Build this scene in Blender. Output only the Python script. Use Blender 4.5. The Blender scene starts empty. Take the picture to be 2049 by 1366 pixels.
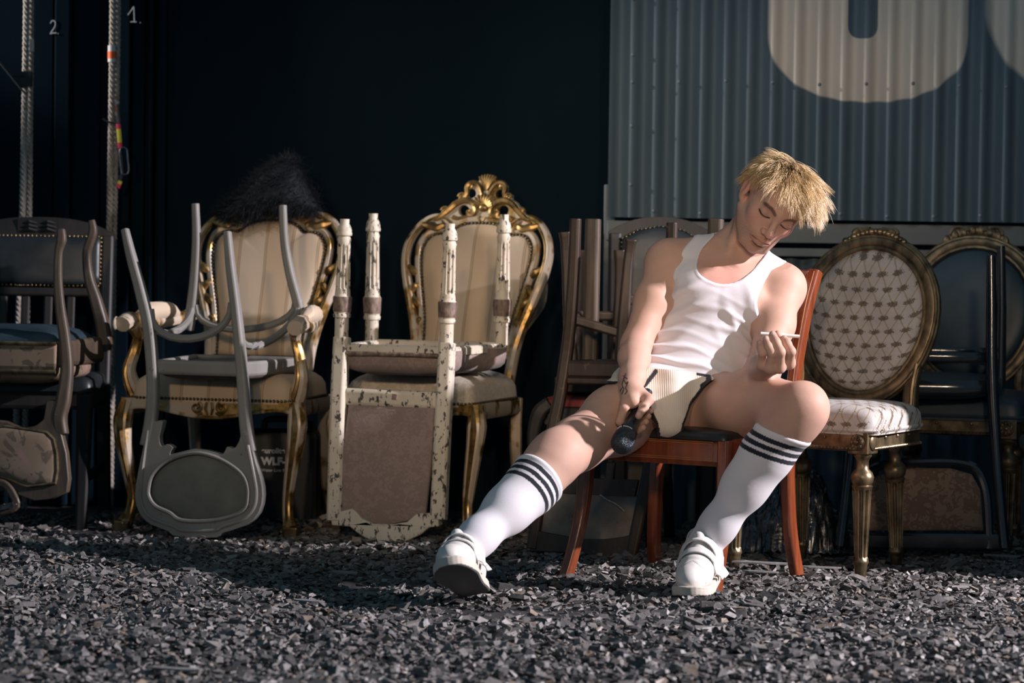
import bpy, bmesh, math, random
import numpy as np
from mathutils import Vector, Matrix
from mathutils.geometry import tessellate_polygon
random.seed(7); rng = np.random.default_rng(7)
SC = bpy.context.scene; COL = SC.collection

# ------------------------------------------------------------------ camera
CAM = Vector((0.0, -8.5, 0.98)); FPX = 6290.0; W0, H0 = 2049, 1366
pitch = math.atan(243 / FPX); roll = math.radians(0.8)
fw = Vector((0, math.cos(pitch), -math.sin(pitch)))
rt = Vector((1, 0, 0)); up = rt.cross(fw)
RT = rt * math.cos(roll) + up * math.sin(roll)
UP = up * math.cos(roll) - rt * math.sin(roll)
cd = bpy.data.cameras.new('camera'); cam = bpy.data.objects.new('camera', cd); COL.objects.link(cam)
cd.sensor_width = 36; cd.lens = FPX / W0 * 36; cd.clip_end = 60
m3 = Matrix((RT, UP, -fw)).transposed()
cam.matrix_world = Matrix.Translation(CAM) @ m3.to_4x4()
SC.camera = cam
cd.dof.use_dof = True; cd.dof.focus_distance = 8.5; cd.dof.aperture_fstop = 4.0

# ------------------------------------------------------------------ world, lights, exposure
SC.view_settings.view_transform = 'Standard'; SC.view_settings.look = 'None'
SC.view_settings.gamma = 1; SC.view_settings.exposure = 0.0; SC.view_settings.use_curve_mapping = False
wd = bpy.data.worlds.new('world'); SC.world = wd; wd.use_nodes = True
wd.node_tree.nodes['Background'].inputs[0].default_value = (0.30, 0.58, 0.80, 1)
wd.node_tree.nodes['Background'].inputs[1].default_value = 0.21

def lamp(name, kind, pos, target, energy, color, size=0.1, spot=None, blend=0.3):
    d = bpy.data.lights.new(name, kind); o = bpy.data.objects.new(name, d); COL.objects.link(o)
    d.energy = energy; d.color = color
    if kind == 'SPOT':
        d.shadow_soft_size = size; d.spot_size = math.radians(spot); d.spot_blend = blend
    if kind == 'AREA': d.size = size
    o.location = pos
    o.rotation_euler = (Vector(target) - Vector(pos)).to_track_quat('-Z', 'Y').to_euler()
    return o
# hard white stage profile light from the right wing
lamp('stage_side_light', 'SPOT', (7.15, -1.42, 3.75), (-.1, -.35, 0.3), 5300, (1.0, 0.92, 0.98), 0.06, 31, 0.3)
# three warm front-of-house lights, shuttered off the stage floor
for fx, ax_, en in ((-2.0, -.50, 760), (-.6, .15, 620), (.9, .74, 680)):
    lamp('stage_front_light', 'SPOT', (fx, -9.0, 3.0), (ax_, .9, .97), en, (1.0, 0.74, 0.51), 0.22, 13.4, 0.6)
# soft wash on the corrugated wall, and an added left fill for the ropes
lamp('wall_wash_light', 'SPOT', (-1.6, -4.6, 4.6), (1.15, 1.7, 1.75), 330, (0.88, 0.95, 1.0), 0.6, 20, 1.0)
lamp('rope_fill_light', 'SPOT', (-5.6, 1.45, 3.0), (-1.42, 1.93, 1.74), 1500, (1.0, 0.93, 0.88), 0.12, 14, 0.5)

# ------------------------------------------------------------------ helpers
def W(px, py, y):
    """world point at depth y for a measured photo position"""
    d = fw + RT * ((px - 1024.5) / FPX) + UP * ((683 - py) / FPX)
    t = (y - CAM.y) / d.y
    return CAM + d * t

class Frame:
    """local frame of a chair: origin on the ground below its front middle"""
    def __init__(s, x, y, yaw, z=0.0):
        s.o = Vector((x, y, z)); s.yaw = math.radians(yaw)
        s.m = Matrix.Translation(s.o) @ Matrix.Rotation(s.yaw, 4, 'Z'); s.i = s.m.inverted()
    def pt(s, px, py, ly=0.0, tilt=0.0, z0=0.0):
        d = fw + RT * ((px - 1024.5) / FPX) + UP * ((683 - py) / FPX)
        o = s.i @ CAM; d = s.i.to_3x3() @ d
        t = (ly + tilt * (o.z - z0) - o.y) / (d.y - tilt * d.z)
        return o + d * t
    def pts(s, L, ly=0.0, tilt=0.0, z0=0.0):
        return [s.pt(a, b, ly, tilt, z0) for a, b in L]

def crom(P, n=6, closed=False):
    P = [Vector(p) for p in P]; N = len(P); out = []
    if N < 3: return P
    rng_ = range(N) if closed else range(N - 1)
    for i in rng_:
        if closed: p0, p1, p2, p3 = P[i-1], P[i], P[(i+1) % N], P[(i+2) % N]
        else:
            p1, p2 = P[i], P[i+1]; p0 = P[i-1] if i else p1*2-p2; p3 = P[i+2] if i+2 < N else p2*2-p1
        for k in range(n):
            t = k / n
            out.append(0.5*((2*p1)+(p2-p0)*t+(2*p0-5*p1+4*p2-p3)*t*t+(3*p1-p0-3*p2+p3)*t*t*t))
    if not closed: out.append(P[-1])
    return out
def lerpl(R, n):
    """resample a list of radii to n values"""
    if not hasattr(R, '__len__'): return [R]*n
    x = np.linspace(0, len(R)-1, n); return list(np.interp(x, range(len(R)), R))

class MB:
    def __init__(s): s.v = []; s.f = []
    def add(s, v, f):
        b = len(s.v); s.v += [tuple(p) for p in v]; s.f += [tuple(i+b for i in q) for q in f]; return s
    def box(s, c, size, rot=None, taper=1.0):
        c = Vector(c); x, y, z = [a/2 for a in size]; V = []
        for sz in (-1, 1):
            k = taper if sz > 0 else 1
            for sx, sy in ((-1,-1),(1,-1),(1,1),(-1,1)):
                p = Vector((sx*x*k, sy*y*k, sz*z)); V.append(c + (rot @ p if rot else p))
        return s.add(V, [(3,2,1,0),(4,5,6,7),(0,1,5,4),(1,2,6,5),(2,3,7,6),(3,0,4,7)])
    def tube(s, path, r, n=10, closed=False, a=1.0, b=1.0, ref=(0,1,0), cap=True, shape=None):
        """sweep; section half-sizes r*a (sideways) and r*b (towards ref)"""
        P = [Vector(p) for p in path]; N = len(P); R = lerpl(r, N); A = lerpl(a, N); B = lerpl(b, N); V = []; ref = Vector(ref)
        for i in range(N):
            t = (P[(i+1) % N]-P[i-1]) if closed else (P[min(i+1, N-1)]-P[max(i-1, 0)])
            if t.length < 1e-9: t = Vector((0, 0, 1))
            t.normalize(); q = ref - t*ref.dot(t)
            if q.length < 1e-3: q = Vector((0.3, 0.2, 1)); q = q - t*q.dot(t)
            q.normalize(); e = t.cross(q)
            for k in range(n):
                if shape: cx, cy = shape[k]
                else: w = 2*math.pi*(k+.5)/n; cx, cy = math.cos(w), math.sin(w)
                V.append(P[i] + e*(cx*R[i]*A[i]) + q*(cy*R[i]*B[i]))
        F = []
        for i in range(N if closed else N-1):
            for k in range(n):
                j = (i+1) % N; F.append((i*n+k, i*n+(k+1) % n, j*n+(k+1) % n, j*n+k))
        if cap and not closed: F += [tuple(range(n))[::-1], tuple((N-1)*n+k for k in range(n))]
        return s.add(V, F)
    def bar(s, path, w, h, ref=(0, 1, 0), closed=False, ch=0.18):
        """sweep of a chamfered rectangle, w wide and h along ref"""
        c = 1-ch*2; S = [(1, -c), (1, c), (c, 1), (-c, 1), (-1, c), (-1, -c), (-c, -1), (c, -1)]
        return s.tube(path, 1.0, 8, closed, [x/2 for x in w] if hasattr(w, '__len__') else w/2, [x/2 for x in h] if hasattr(h, '__len__') else h/2, ref, True, S)
    def lathe(s, p0, p1, prof, n=20, flute=None, nf=8, depth=.12):
        p0, p1 = Vector(p0), Vector(p1); t = (p1-p0); L = t.length; t.normalize()
        q = Vector((0, 1, 0)) - t*t.y
        if q.length < .01: q = Vector((1, 0, 0))
        q.normalize(); e = t.cross(q); V = []; F = []
        if flute:
            n = nf*4; us = [p[0] for p in prof]; rs = [p[1] for p in prof]
            prof = sorted(list(prof)+[(q, float(np.interp(q, us, rs))) for q in (flute[0]-.006, flute[0]+.006, (flute[0]+flute[1])/2, flute[1]-.006, flute[1]+.006)])
        for (u, r) in prof:
            for k in range(n):
                w = 2*math.pi*k/n; rr = r
                if flute and flute[0] < u < flute[1] and k % 4 in (0, 1): rr = r*(1-depth*2)
                V.append(p0+t*(u*L)+e*(rr*math.cos(w))+q*(rr*math.sin(w)))
        N = len(prof)
        for i in range(N-1):
            for k in range(n): F.append((i*n+k, i*n+(k+1) % n, (i+1)*n+(k+1) % n, (i+1)*n+k))
        F += [tuple(range(n))[::-1], tuple((N-1)*n+k for k in range(n))]
        return s.add(V, F)
    def plate(s, outline, holes, th, mapf):
        """flat piece of thickness th cut to an outline with holes; mapf(u,v,w) gives the point"""
        loops = [outline]+list(holes); flat = [p for l in loops for p in l]
        tri = tessellate_polygon([[Vector((p[0], p[1], 0)) for p in l] for l in loops])
        n = len(flat); V = [mapf(p[0], p[1], -th/2) for p in flat]+[mapf(p[0], p[1], th/2) for p in flat]
        F = [tuple(t) for t in tri]+[tuple(i+n for i in t[::-1]) for t in tri]; b = 0
        for l in loops:
            k = len(l); F += [(b+i, b+(i+1) % k, b+(i+1) % k+n, b+i+n) for i in range(k)]; b += k
        return s.add(V, F)
    def pad(s, outline, height, mapf, rings=7, power=2.5, back=0.004, noise=0.0):
        """upholstery: outline (u,v) bulging by height along w; mapf(u,v,w)"""
        n = len(outline); cx = sum(p[0] for p in outline)/n; cy = sum(p[1] for p in outline)/n; V = []; F = []
        for k in range(n): V.append(mapf(outline[k][0], outline[k][1], -back))
        for i in range(rings):
            q = i/rings; sc = math.cos(q*math.pi/2)**.75; h = height*(1-sc**power)**(1/power)
            for p in outline:
                u, v = cx+(p[0]-cx)*sc, cy+(p[1]-cy)*sc
                V.append(mapf(u, v, h+noise*math.sin(u*31+v*7)*math.sin(v*37-u*11)*(1 if i else 0)))
        V.append(mapf(cx, cy, height)); c = len(V)-1
        for i in range(rings):
            for k in range(n): F.append((i*n+k, i*n+(k+1) % n, (i+1)*n+(k+1) % n, (i+1)*n+k))
        for k in range(n): F.append((rings*n+k, rings*n+(k+1) % n, c))
        F.append(tuple(range(n))[::-1])
        return s.add(V, F)
    def ball(s, c, r, seg=8, rings=6, rot=None):
        if not hasattr(r, '__len__'): r = (r, r, r)
        V = []; F = []; c = Vector(c)
        for i in range(1, rings):
            t = math.pi*i/rings
            for k in range(seg):
                w = 2*math.pi*k/seg; p = Vector((r[0]*math.sin(t)*math.cos(w), r[1]*math.sin(t)*math.sin(w), r[2]*math.cos(t)))
                V.append(c+(rot @ p if rot else p))
        a = Vector((0, 0, r[2])); V.append(c+(rot @ a if rot else a)); V.append(c-(rot @ a if rot else a)); A = len(V)-2
        for i in range(rings-2):
            for k in range(seg): F.append((i*seg+k, i*seg+(k+1) % seg, (i+1)*seg+(k+1) % seg, (i+1)*seg+k)[::-1])
        for k in range(seg):
            F.append((A, k, (k+1) % seg)); F.append((A+1, (rings-2)*seg+(k+1) % seg, (rings-2)*seg+k))
        return s.add(V, F)
    def studs(s, path, r, gap, d=(0, -1, 0)):
        """row of upholstery nails"""
        P = [Vector(p) for p in path]; acc = 0
        for a, b in zip(P, P[1:]):
            L = (b-a).length
            while acc < L: s.ball(a+(b-a)*(acc/L), r, 6, 4); acc += gap
            acc -= L
        return s
    def build(s, name, mat, parent=None, smooth=35, kind=None, label=None, sub=0, bevel=0):
        me = bpy.data.meshes.new(name); me.from_pydata(s.v, [], s.f); me.update()
        bm = bmesh.new(); bm.from_mesh(me); bmesh.ops.recalc_face_normals(bm, faces=bm.faces); bm.to_mesh(me); bm.free()
        if smooth is not None:
            me.shade_smooth()
            if smooth < 180: me.set_sharp_from_angle(angle=math.radians(smooth))
        else: me.shade_flat()
        return link(name, me, mat, parent, kind, label, sub, bevel)
def link(name, me, mat, parent=None, kind=None, label=None, sub=0, bevel=0):
    o = bpy.data.objects.new(name, me); COL.objects.link(o)
    if mat: me.materials.append(mat)
    if parent: o.parent = parent
    if kind: o['kind'] = kind
    if label: o['label'] = label
    if sub: md = o.modifiers.new('s', 'SUBSURF'); md.levels = md.render_levels = sub
    if bevel: md = o.modifiers.new('b', 'BEVEL'); md.width = bevel; md.segments = 2; md.limit_method = 'ANGLE'
    return o
def thing(name, label, cat, frame=None, group=None, loc=None):
    o = bpy.data.objects.new(name, None); COL.objects.link(o); o.empty_display_size = .1
    if frame: o.matrix_world = frame.m
    if loc: o.location = loc
    return tag(o, label, cat, group)
def tag(o, label, cat, group=None, kind=None):
    o['label'] = label; o['category'] = cat
    if group: o['group'] = group
    if kind: o['kind'] = kind
    return o
def mirror(half):
    """half profile from u=0 outwards -> closed outline"""
    return [(-u, v) for u, v in half[::-1] if u > 1e-6]+list(half)

# ------------------------------------------------------------------ materials
class NT:
    def __init__(s, name):
        s.m = bpy.data.materials.new(name); s.m.use_nodes = True; s.t = s.m.node_tree; s.b = s.t.nodes['Principled BSDF']
        s.co = s.t.nodes.new('ShaderNodeTexCoord').outputs['Object']
    def n(s, typ, **kw):
        x = s.t.nodes.new('ShaderNode'+typ)
        for k, v in kw.items():
            if k[0] == '_': x.inputs[k[1:].replace('_', ' ')].default_value = v
            else: setattr(x, k, v)
        return x
    def l(s, a, b): s.t.links.new(a, b)
    def math(s, op, a, b=0.0, c=None):
        x = s.n('Math', operation=op)
        for i, q in enumerate((a, b, c)):
            if q is None: continue
            if isinstance(q, (int, float)): x.inputs[i].default_value = q
            else: s.l(q, x.inputs[i])
        return x.outputs[0]
    def noise(s, scale, detail=4, stretch=None, rough=.55, dist=0):
        x = s.n('TexNoise', _Scale=scale, _Detail=detail, _Roughness=rough, _Distortion=dist)
        if stretch:
            mp = s.n('Mapping'); mp.inputs['Scale'].default_value = stretch; s.l(s.co, mp.inputs[0]); s.l(mp.outputs[0], x.inputs[0])
        else: s.l(s.co, x.inputs[0])
        return x.outputs['Fac']
    def ramp(s, f, stops):
        x = s.n('ValToRGB'); e = x.color_ramp.elements
        while len(e) < len(stops): e.new(.5)
        for i, (p, c) in enumerate(stops): e[i].position = p; e[i].color = (*c, 1) if hasattr(c, '__len__') else (c, c, c, 1)
        s.l(f, x.inputs[0]); return x.outputs[0]
    def mix(s, f, a, b):
        x = s.n('Mix', data_type='RGBA')
        for q, i in ((f, 0), (a, 6), (b, 7)):
            if isinstance(q, (int, float)): x.inputs[i].default_value = q
            elif hasattr(q, '__len__'): x.inputs[i].default_value = (*q, 1)
            else: s.l(q, x.inputs[i])
        return x.outputs[2]
    def sep(s):
        x = s.n('SeparateXYZ'); s.l(s.co, x.inputs[0]); return x.outputs
    def out(s, col, rough=.5, metal=0.0, bump=None, bs=.3, dist=.004, coat=0, spec=.5, sheen=0):
        for q, k in ((col, 'Base Color'), (rough, 'Roughness'), (metal, 'Metallic')):
            if isinstance(q, (int, float)): s.b.inputs[k].default_value = q
            elif isinstance(q, tuple): s.b.inputs[k].default_value = (*q, 1)
            else: s.l(q, s.b.inputs[k])
        s.b.inputs['Coat Weight'].default_value = coat; s.b.inputs['Coat Roughness'].default_value = .15
        s.b.inputs['Specular IOR Level'].default_value = spec; s.b.inputs['Sheen Weight'].default_value = sheen
        if bump is not None:
            x = s.n('Bump', _Strength=bs, _Distance=dist); s.l(bump, x.inputs['Height']); s.l(x.outputs[0], s.b.inputs['Normal'])
        return s.m
def sr(r, g, b):
    f = lambda c: (c/255/12.92) if c/255 <= .04045 else ((c/255+.055)/1.055)**2.4
    return (f(r), f(g), f(b))
def m_noise(name, c1, c2, scale=12, rough=.5, metal=0, stretch=None, lo=.35, hi=.65, bs=.2, coat=0, spec=.5, sheen=0, r2=None, dist=.003):
    t = NT(name); f = t.noise(scale, 5, stretch); c = t.ramp(f, [(lo, c1), (hi, c2)])
    r = rough if r2 is None else t.ramp(f, [(lo, rough), (hi, r2)])
    return t.out(c, r, metal, f, bs, dist, coat, spec, sheen)
def m_chipped(name, paint, paint2, under, scale=30, thr=.6, stretch=(1, 1, .5), rough=.55):
    t = NT(name); f = t.noise(scale, 6, stretch, .65); msk = t.ramp(f, [(thr, 0.0), (thr+.015, 1.0)])
    p = t.ramp(t.noise(6, 4), [(.35, paint), (.65, paint2)]); c = t.mix(msk, p, under)
    h = t.math('SUBTRACT', 1.0, msk)
    return t.out(c, rough, 0, h, .6, .0015)
def m_gilt(name, cream, gold, scale=9, thr=.47, dark=(.05, .03, .015)):
    """cream lacquer with worn gold leaf"""
    t = NT(name); f = t.noise(scale, 3, (1, 1, .6)); msk = t.ramp(f, [(thr, 0.0), (thr+.08, 1.0)])
    g = t.mix(t.ramp(t.noise(60, 5), [(.45, 0.0), (.75, 1.0)]), gold, dark)
    c = t.mix(msk, cream, g); me = t.math('MULTIPLY', msk, .85)
    return t.out(c, .36, me, t.noise(40, 4), .25, .002)
def m_wood(name, c1, c2, rough=.35, coat=.3, scale=5, stretch=(9, 9, .8), worn=None, wthr=.62):
    t = NT(name); f = t.noise(scale, 6, stretch, .6, .6); c = t.ramp(f, [(.3, c1), (.7, c2)]); bump = f
    if worn:
        w = t.ramp(t.noise(22, 7, (1, 1, .7), .7), [(wthr, 0.0), (wthr+.12, 1.0)]); c = t.mix(w, c, worn)
    return t.out(c, rough, 0, bump, .12, .002, coat)
MAT = {}
MAT['gilt'] = m_gilt('cream_gilt', (.46, .385, .30), (.50, .30, .095), 11, .50)
MAT['gold'] = m_noise('gold_leaf', (.11, .066, .022), (.46, .295, .115), 26, .38, .85, None, .3, .62, .4)
MAT['oldgold'] = m_noise('dull_gold', (.05, .038, .022), (.30, .22, .125), 30, .38, .75, (1, 1, .6), .28, .66, .4)
MAT['darkgold'] = m_noise('dark_gold', (.035, .028, .02), (.20, .15, .09), 30, .42, .7, None, .3, .66, .4)
MAT['grey'] = m_chipped('grey_paint', (.185, .18, .165), (.235, .23, .212), (.085, .075, .065), 55, .67, (1, 1, .45))
MAT['cream'] = m_chipped('cracked_cream_paint', (.52, .46, .36), (.62, .56, .46), (.055, .042, .035), 64, .575, (1.2, 1.2, .6))
MAT['umber'] = m_noise('bare_leaf_carving', (.07, .045, .035), (.24, .17, .13), 70, .6, 0, (1, 1, .5), .35, .65, .8)
MAT['mahog'] = m_wood('mahogany', (.10, .020, .007), (.27, .066, .022), .26, .5, 4, (8, 8, .7))
MAT['inlay'] = m_noise('inlay_line', (.30, .13, .05), (.45, .22, .09), 20, .35)
MAT['dkwood'] = m_wood('worn_dark_wood', (.015, .009, .006), (.048, .026, .015), .45, .1, 6, (7, 7, .8), (.21, .125, .07), .62)
MAT['blkwood'] = m_wood('black_wood', (.006, .006, .006), (.015, .013, .012), .55, 0, 5, (7, 7, .8))
MAT['brnwood'] = m_wood('dusty_brown_wood', (.035, .025, .018), (.095, .066, .044), .5, .1, 6, (7, 7, .8), (.26, .21, .16), .66)
MAT['lacquer'] = m_noise('black_lacquer', (.008, .011, .016), (.02, .026, .034), 10, .16, 0, None, .3, .7, .05, .6)
MAT['leather'] = m_noise('black_leather', (.006, .009, .011), (.018, .023, .026), 9, .42, 0, None, .3, .7, .4, 0, .5)
MAT['bluevinyl'] = m_noise('blue_vinyl', (.012, .026, .038), (.030, .056, .075), 7, .45, 0, None, .3, .7, .3)
MAT['brass'] = m_noise('brass_nails', (.20, .13, .06), (.55, .38, .18), 60, .3, .9)
MAT['bronze'] = m_noise('antique_nails', (.035, .03, .022), (.17, .135, .085), 60, .32, .8)
MAT['black'] = m_noise('matt_black', (.010, .013, .015), (.02, .024, .028), 8, .6)
MAT['steel'] = m_noise('grey_steel', (.10, .11, .12), (.22, .23, .24), 30, .35, .9)
def m_stripe():
    t = NT('striped_upholstery'); x = t.sep()[0]
    q = t.math('MULTIPLY', x, 1/.088); q = t.math('ADD', q, t.math('MULTIPLY', t.noise(3, 2), .15))
    fr = t.math('FRACT', q); par = t.math('GREATER_THAN', t.math('FRACT', t.math('MULTIPLY', q, .5)), .5)
    c = t.mix(par, (.50, .375, .25), (.55, .44, .32))
    tri = t.math('ABSOLUTE', t.math('SUBTRACT', fr, .5)); ln = t.math('GREATER_THAN', tri, .45)
    ln2 = t.math('GREATER_THAN', tri, .485); ln = t.math('SUBTRACT', ln, ln2)
    c = t.mix(t.math('MULTIPLY', ln, .85), c, (.26, .17, .09))
    return t.out(c, .75, 0, t.noise(240, 3), .12, .001, 0, .3, .15)
MAT['stripe'] = m_stripe()
def m_damask(name, c1, c2, scale, thr=.5, rough=.8):
    t = NT(name); f = t.noise(scale, 2, None, .4, 1.6); f2 = t.noise(scale*2.3, 2, None, .4, 2.2)
    msk = t.ramp(t.math('MULTIPLY_ADD', f2, .5, t.math('MULTIPLY', f, .5)), [(thr, 0.0), (thr+.02, 1.0)])
    c = t.mix(msk, c1, c2)
    return t.out(c, rough, 0, t.math('ADD', msk, t.math('MULTIPLY', t.noise(300, 2), .4)), .25, .0015, 0, .3, .2)
MAT['pinkdamask'] = m_damask('mauve_damask', (.235, .175, .155), (.28, .21, .188), 26, .5)
MAT['creamdamask'] = m_damask('cream_damask', (.46, .40, .32), (.55, .49, .41), 30, .5)
MAT['browndamask'] = m_damask('brown_damask', (.15, .095, .065), (.23, .155, .11), 16, .5)
MAT['greycloth'] = m_noise('grey_green_cloth', (.13, .135, .118), (.165, .17, .15), 14, .85, 0, None, .35, .65, .2)
def m_floral():
    t = NT('floral_tapestry'); base = t.ramp(t.noise(5, 3), [(.4, (.19, .14, .095)), (.6, (.235, .175, .12))])
    a = t.ramp(t.noise(20, 3, None, .5, 1.2), [(.56, 0.0), (.6, 1.0)]); b = t.ramp(t.noise(9, 3, None, .5, .8), [(.58, 0.0), (.63, 1.0)])
    c = t.mix(a, base, (.11, .085, .06)); c = t.mix(t.math('MULTIPLY', b, .7), c, (.30, .17, .15))
    return t.out(c, .85, 0, a, .1, .001, 0, .3)
MAT['floral'] = m_floral()
def m_trellis():
    """diagonal trellis with little sprigs at the crossings"""
    t = NT('trellis_sprig_fabric'); X, Y, Z = t.sep(); P = .047
    h = t.math('ADD', Z, t.math('MULTIPLY', Y, -.85))
    u = t.math('MULTIPLY', t.math('ADD', X, t.math('MULTIPLY', h, .72)), 1/P); v = t.math('MULTIPLY', t.math('SUBTRACT', X, t.math('MULTIPLY', h, .72)), 1/P)
    w = t.math('MULTIPLY', t.math('SUBTRACT', t.noise(90, 2), .5), .10)
    u = t.math('ADD', u, w); v = t.math('ADD', v, w)
    du = t.math('ABSOLUTE', t.math('SUBTRACT', t.math('FRACT', u), .5)); dv = t.math('ABSOLUTE', t.math('SUBTRACT', t.math('FRACT', v), .5))
    line = t.math('LESS_THAN', t.math('MINIMUM', du, dv), .045)
    # sprig: flattened ellipse at crossings, ragged
    a = t.math('ADD', t.math('SUBTRACT', t.math('FRACT', u), .5), t.math('SUBTRACT', t.math('FRACT', v), .5)); b = t.math('SUBTRACT', t.math('FRACT', u), t.math('FRACT', v))
    e = t.math('ADD', t.math('POWER', t.math('MULTIPLY', t.math('ABSOLUTE', a), 1/.74), 2.0), t.math('POWER', t.math('MULTIPLY', t.math('ABSOLUTE', b), 1/.20), 2.0))
    e = t.math('ADD', e, t.math('MULTIPLY', t.math('SUBTRACT', t.noise(260, 3), .5), 4.2))
    spr = t.math('LESS_THAN', e, .8)
    base = t.ramp(t.noise(14, 4), [(.35, (.40, .375, .355)), (.65, (.50, .475, .45))])
    c = t.mix(t.math('MULTIPLY', line, .7), base, (.30, .21, .10)); c = t.mix(t.math('MULTIPLY', spr, .85), c, (.085, .062, .04))
    return t.out(c, .5, 0, t.noise(26, 4), .25, .004, 0, .45, .1)
MAT['trellis'] = m_trellis()
def m_rope():
    t = NT('rope_fibre'); f = t.noise(160, 4, (1, 1, .3)); c = t.ramp(f, [(.3, (.20, .17, .14)), (.7, (.47, .42, .37))])
    return t.out(c, .9, 0, f, .4, .001, 0, .2)
MAT['rope'] = m_rope()
def flat(name, c, rough=.6, metal=0, spec=.5):
    t = NT(name); f = t.noise(40, 3); k = tuple(x*.85 for x in c)
    return t.out(t.ramp(f, [(.3, k), (.7, c)]), rough, metal, f, .08, .001, 0, spec)
MAT['orange'] = flat('orange_tape', (.85, .13, .02)); MAT['whitetape'] = flat('white_tape', (.6, .58, .58)); MAT['yellow'] = flat('yellow_tape', (.72, .62, .05))
MAT['pink'] = flat('pink_tape', (.75, .03, .09)); MAT['chalk'] = flat('chalk_paint', (.62, .64, .66), .9)

# ================================================================== the setting
def struct(o): o['kind'] = 'structure'; return o
YB = 2.08                                   # black back wall
t = NT('floor_dust'); f = t.noise(30, 6); 
MAT['floor'] = t.out(t.ramp(f, [(.35, (.012, .012, .013)), (.62, (.035, .034, .034)), (.8, (.10, .10, .10))]), .8, 0, f, .6, .01)
b = MB(); b.box((0, -.6, -.03), (9, 6.2, .05)); floor = struct(b.build('floor', MAT['floor'], None, None))
t = NT('black_wall_paint'); f = t.noise(3, 5, (1, 1, .25))
MAT['wall'] = t.out(t.ramp(f, [(.3, (.004, .011, .018)), (.7, (.006, .014, .022))]), .85, 0, t.noise(60, 4), .1, .003, 0, .03)
b = MB(); b.box((0, YB+.05, 1.6), (9, .1, 3.3)); wall = struct(b.build('wall_back', MAT['wall'], None, None))
b = MB()
for k, (pa, pb, dep) in enumerate(((65, 108, .03), (112, 142, .05), (148, 200, .02), (236, 262, .05), (266, 290, .03), (302, 309, .07), (318, 334, .045))):
    a, c = W(pa, 300, YB).x, W(pb, 300, YB).x
    MB().box(((a+c)/2, YB-dep/2, 1.6), (c-a, dep, 3.2)).build('wall_batten', MAT['wall'], wall, None, bevel=.004)
def stroke(name, L, y, r, parent, mat):
    b = MB()
    for l in L: b.tube(crom([W(px, py, y) for px, py in l], 5), r, 6, b=.35)
    return b.build(name, mat, parent)
# unseen black board added to keep the side light off the right-hand chairs
b = MB(); b.box((2.42, 1.0, .81), (.05, 2.04, 1.62)); struct(b.build('side_light_blocker', MAT['wall'], None, None))
stroke('chalk_number', [[(101, 47), (104, 42), (109, 42), (111, 47), (109, 55), (101, 67), (106, 66), (113, 66)], [(115.6, 67), (116.8, 67.6)]], YB-.052, .0022, wall, MAT['chalk'])
stroke('chalk_number', [[(256, 30), (262, 22), (268, 13)], [(268, 13), (268.5, 28), (269, 43)], [(261, 44), (267, 43.5), (273, 44)], [(280, 45), (281.2, 45.6)]], YB-.052, .0022, wall, MAT['chalk'])

# corrugated iron wall on the right
YC = 1.72; Z0 = W(1500, 438, YC).z
def xw(px, py=250): return W(px, py, YC).x
t = NT('slate_painted_iron'); X, Y, Z = t.sep()
def letter(cx, a, zb, bb, n=2.4):
    q = t.math('DIVIDE', t.math('ABSOLUTE', t.math('SUBTRACT', X, cx)), a)
    h = t.math('DIVIDE', t.math('MAXIMUM', t.math('SUBTRACT', zb+bb, Z), 0.0), bb)
    wob = t.math('MULTIPLY', t.math('SUBTRACT', Y, YC), 1.6)
    return t.math('ADD', t.math('ADD', t.math('POWER', q, n), t.math('POWER', h, n)), wob)
c0 = xw(1737, 100); a0 = .329
zb = W(1737, 206, YC).z
e1 = t.ramp(letter(c0, a0, zb, .235, 2.3), [(.93, 1.0), (1.0, 0.0)])
zs = W(1727, 78, YC).z
s1 = t.ramp(letter(xw(1727, 50), .051, zs, .05, 2.6), [(.85, 0.0), (1.0, 1.0)])
e1 = t.math('MULTIPLY', e1, s1)
e2 = t.ramp(letter(xw(2300, 100), .535, zb-.03, .34, 2.1), [(.93, 1.0), (1.0, 0.0)])
msk = t.math('MAXIMUM', e1, e2)
base = t.ramp(t.noise(4, 5, (1, 1, .3)), [(.3, (.064, .100, .128)), (.7, (.086, .126, .156))])
cr = t.ramp(t.noise(5, 4, (1, 1, .4)), [(.3, (.47, .425, .37)), (.7, (.55, .50, .44))])
MAT['iron'] = t.out(t.mix(msk, base, cr), .62, 0, t.noise(25, 4), .1, .004, 0, .3)
MAT['ironplain'] = m_noise('slate_painted_batten', (.085, .112, .128), (.12, .148, .166), 5, .55, 0, (.3, 1, 1))
wr = struct(thing('wall_right', 'slate grey corrugated iron wall with painted cream letters', 'wall')); del wr['category']
def sheet(x0, x1, z0, z1, y, amp=.013, pitch=.0757, name='corrugated_sheet'):
    n = int((x1-x0)/pitch*12); V = []; F = []
    for i in range(n+1):
        x = x0+(x1-x0)*i/n; yy = y-amp*math.cos(2*math.pi*x/pitch)
        for dy in (0, .0012): V += [(x, yy+dy, z0), (x, yy+dy, z1)]
    for i in range(n):
        a = i*4; c = a+4; F += [(a, c, c+1, a+1), (a+2, a+3, c+3, c+2), (a, a+2, c+2, c), (a+1, c+1, c+3, a+3)]
    return MB().add(V, F).build(name, MAT['iron'], wr, 60)
xs = [xw(1216, 400), xw(1334, 400), xw(1908), 2.6]
for k in range(3): sheet(xs[k]-(.012 if k else 0), xs[k+1]+.008, Z0, 3.2, YC-.0018*k)
sheet(xs[0], 2.6, -.02, W(1700, 518, YC+.06).z, YC+.06)
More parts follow.
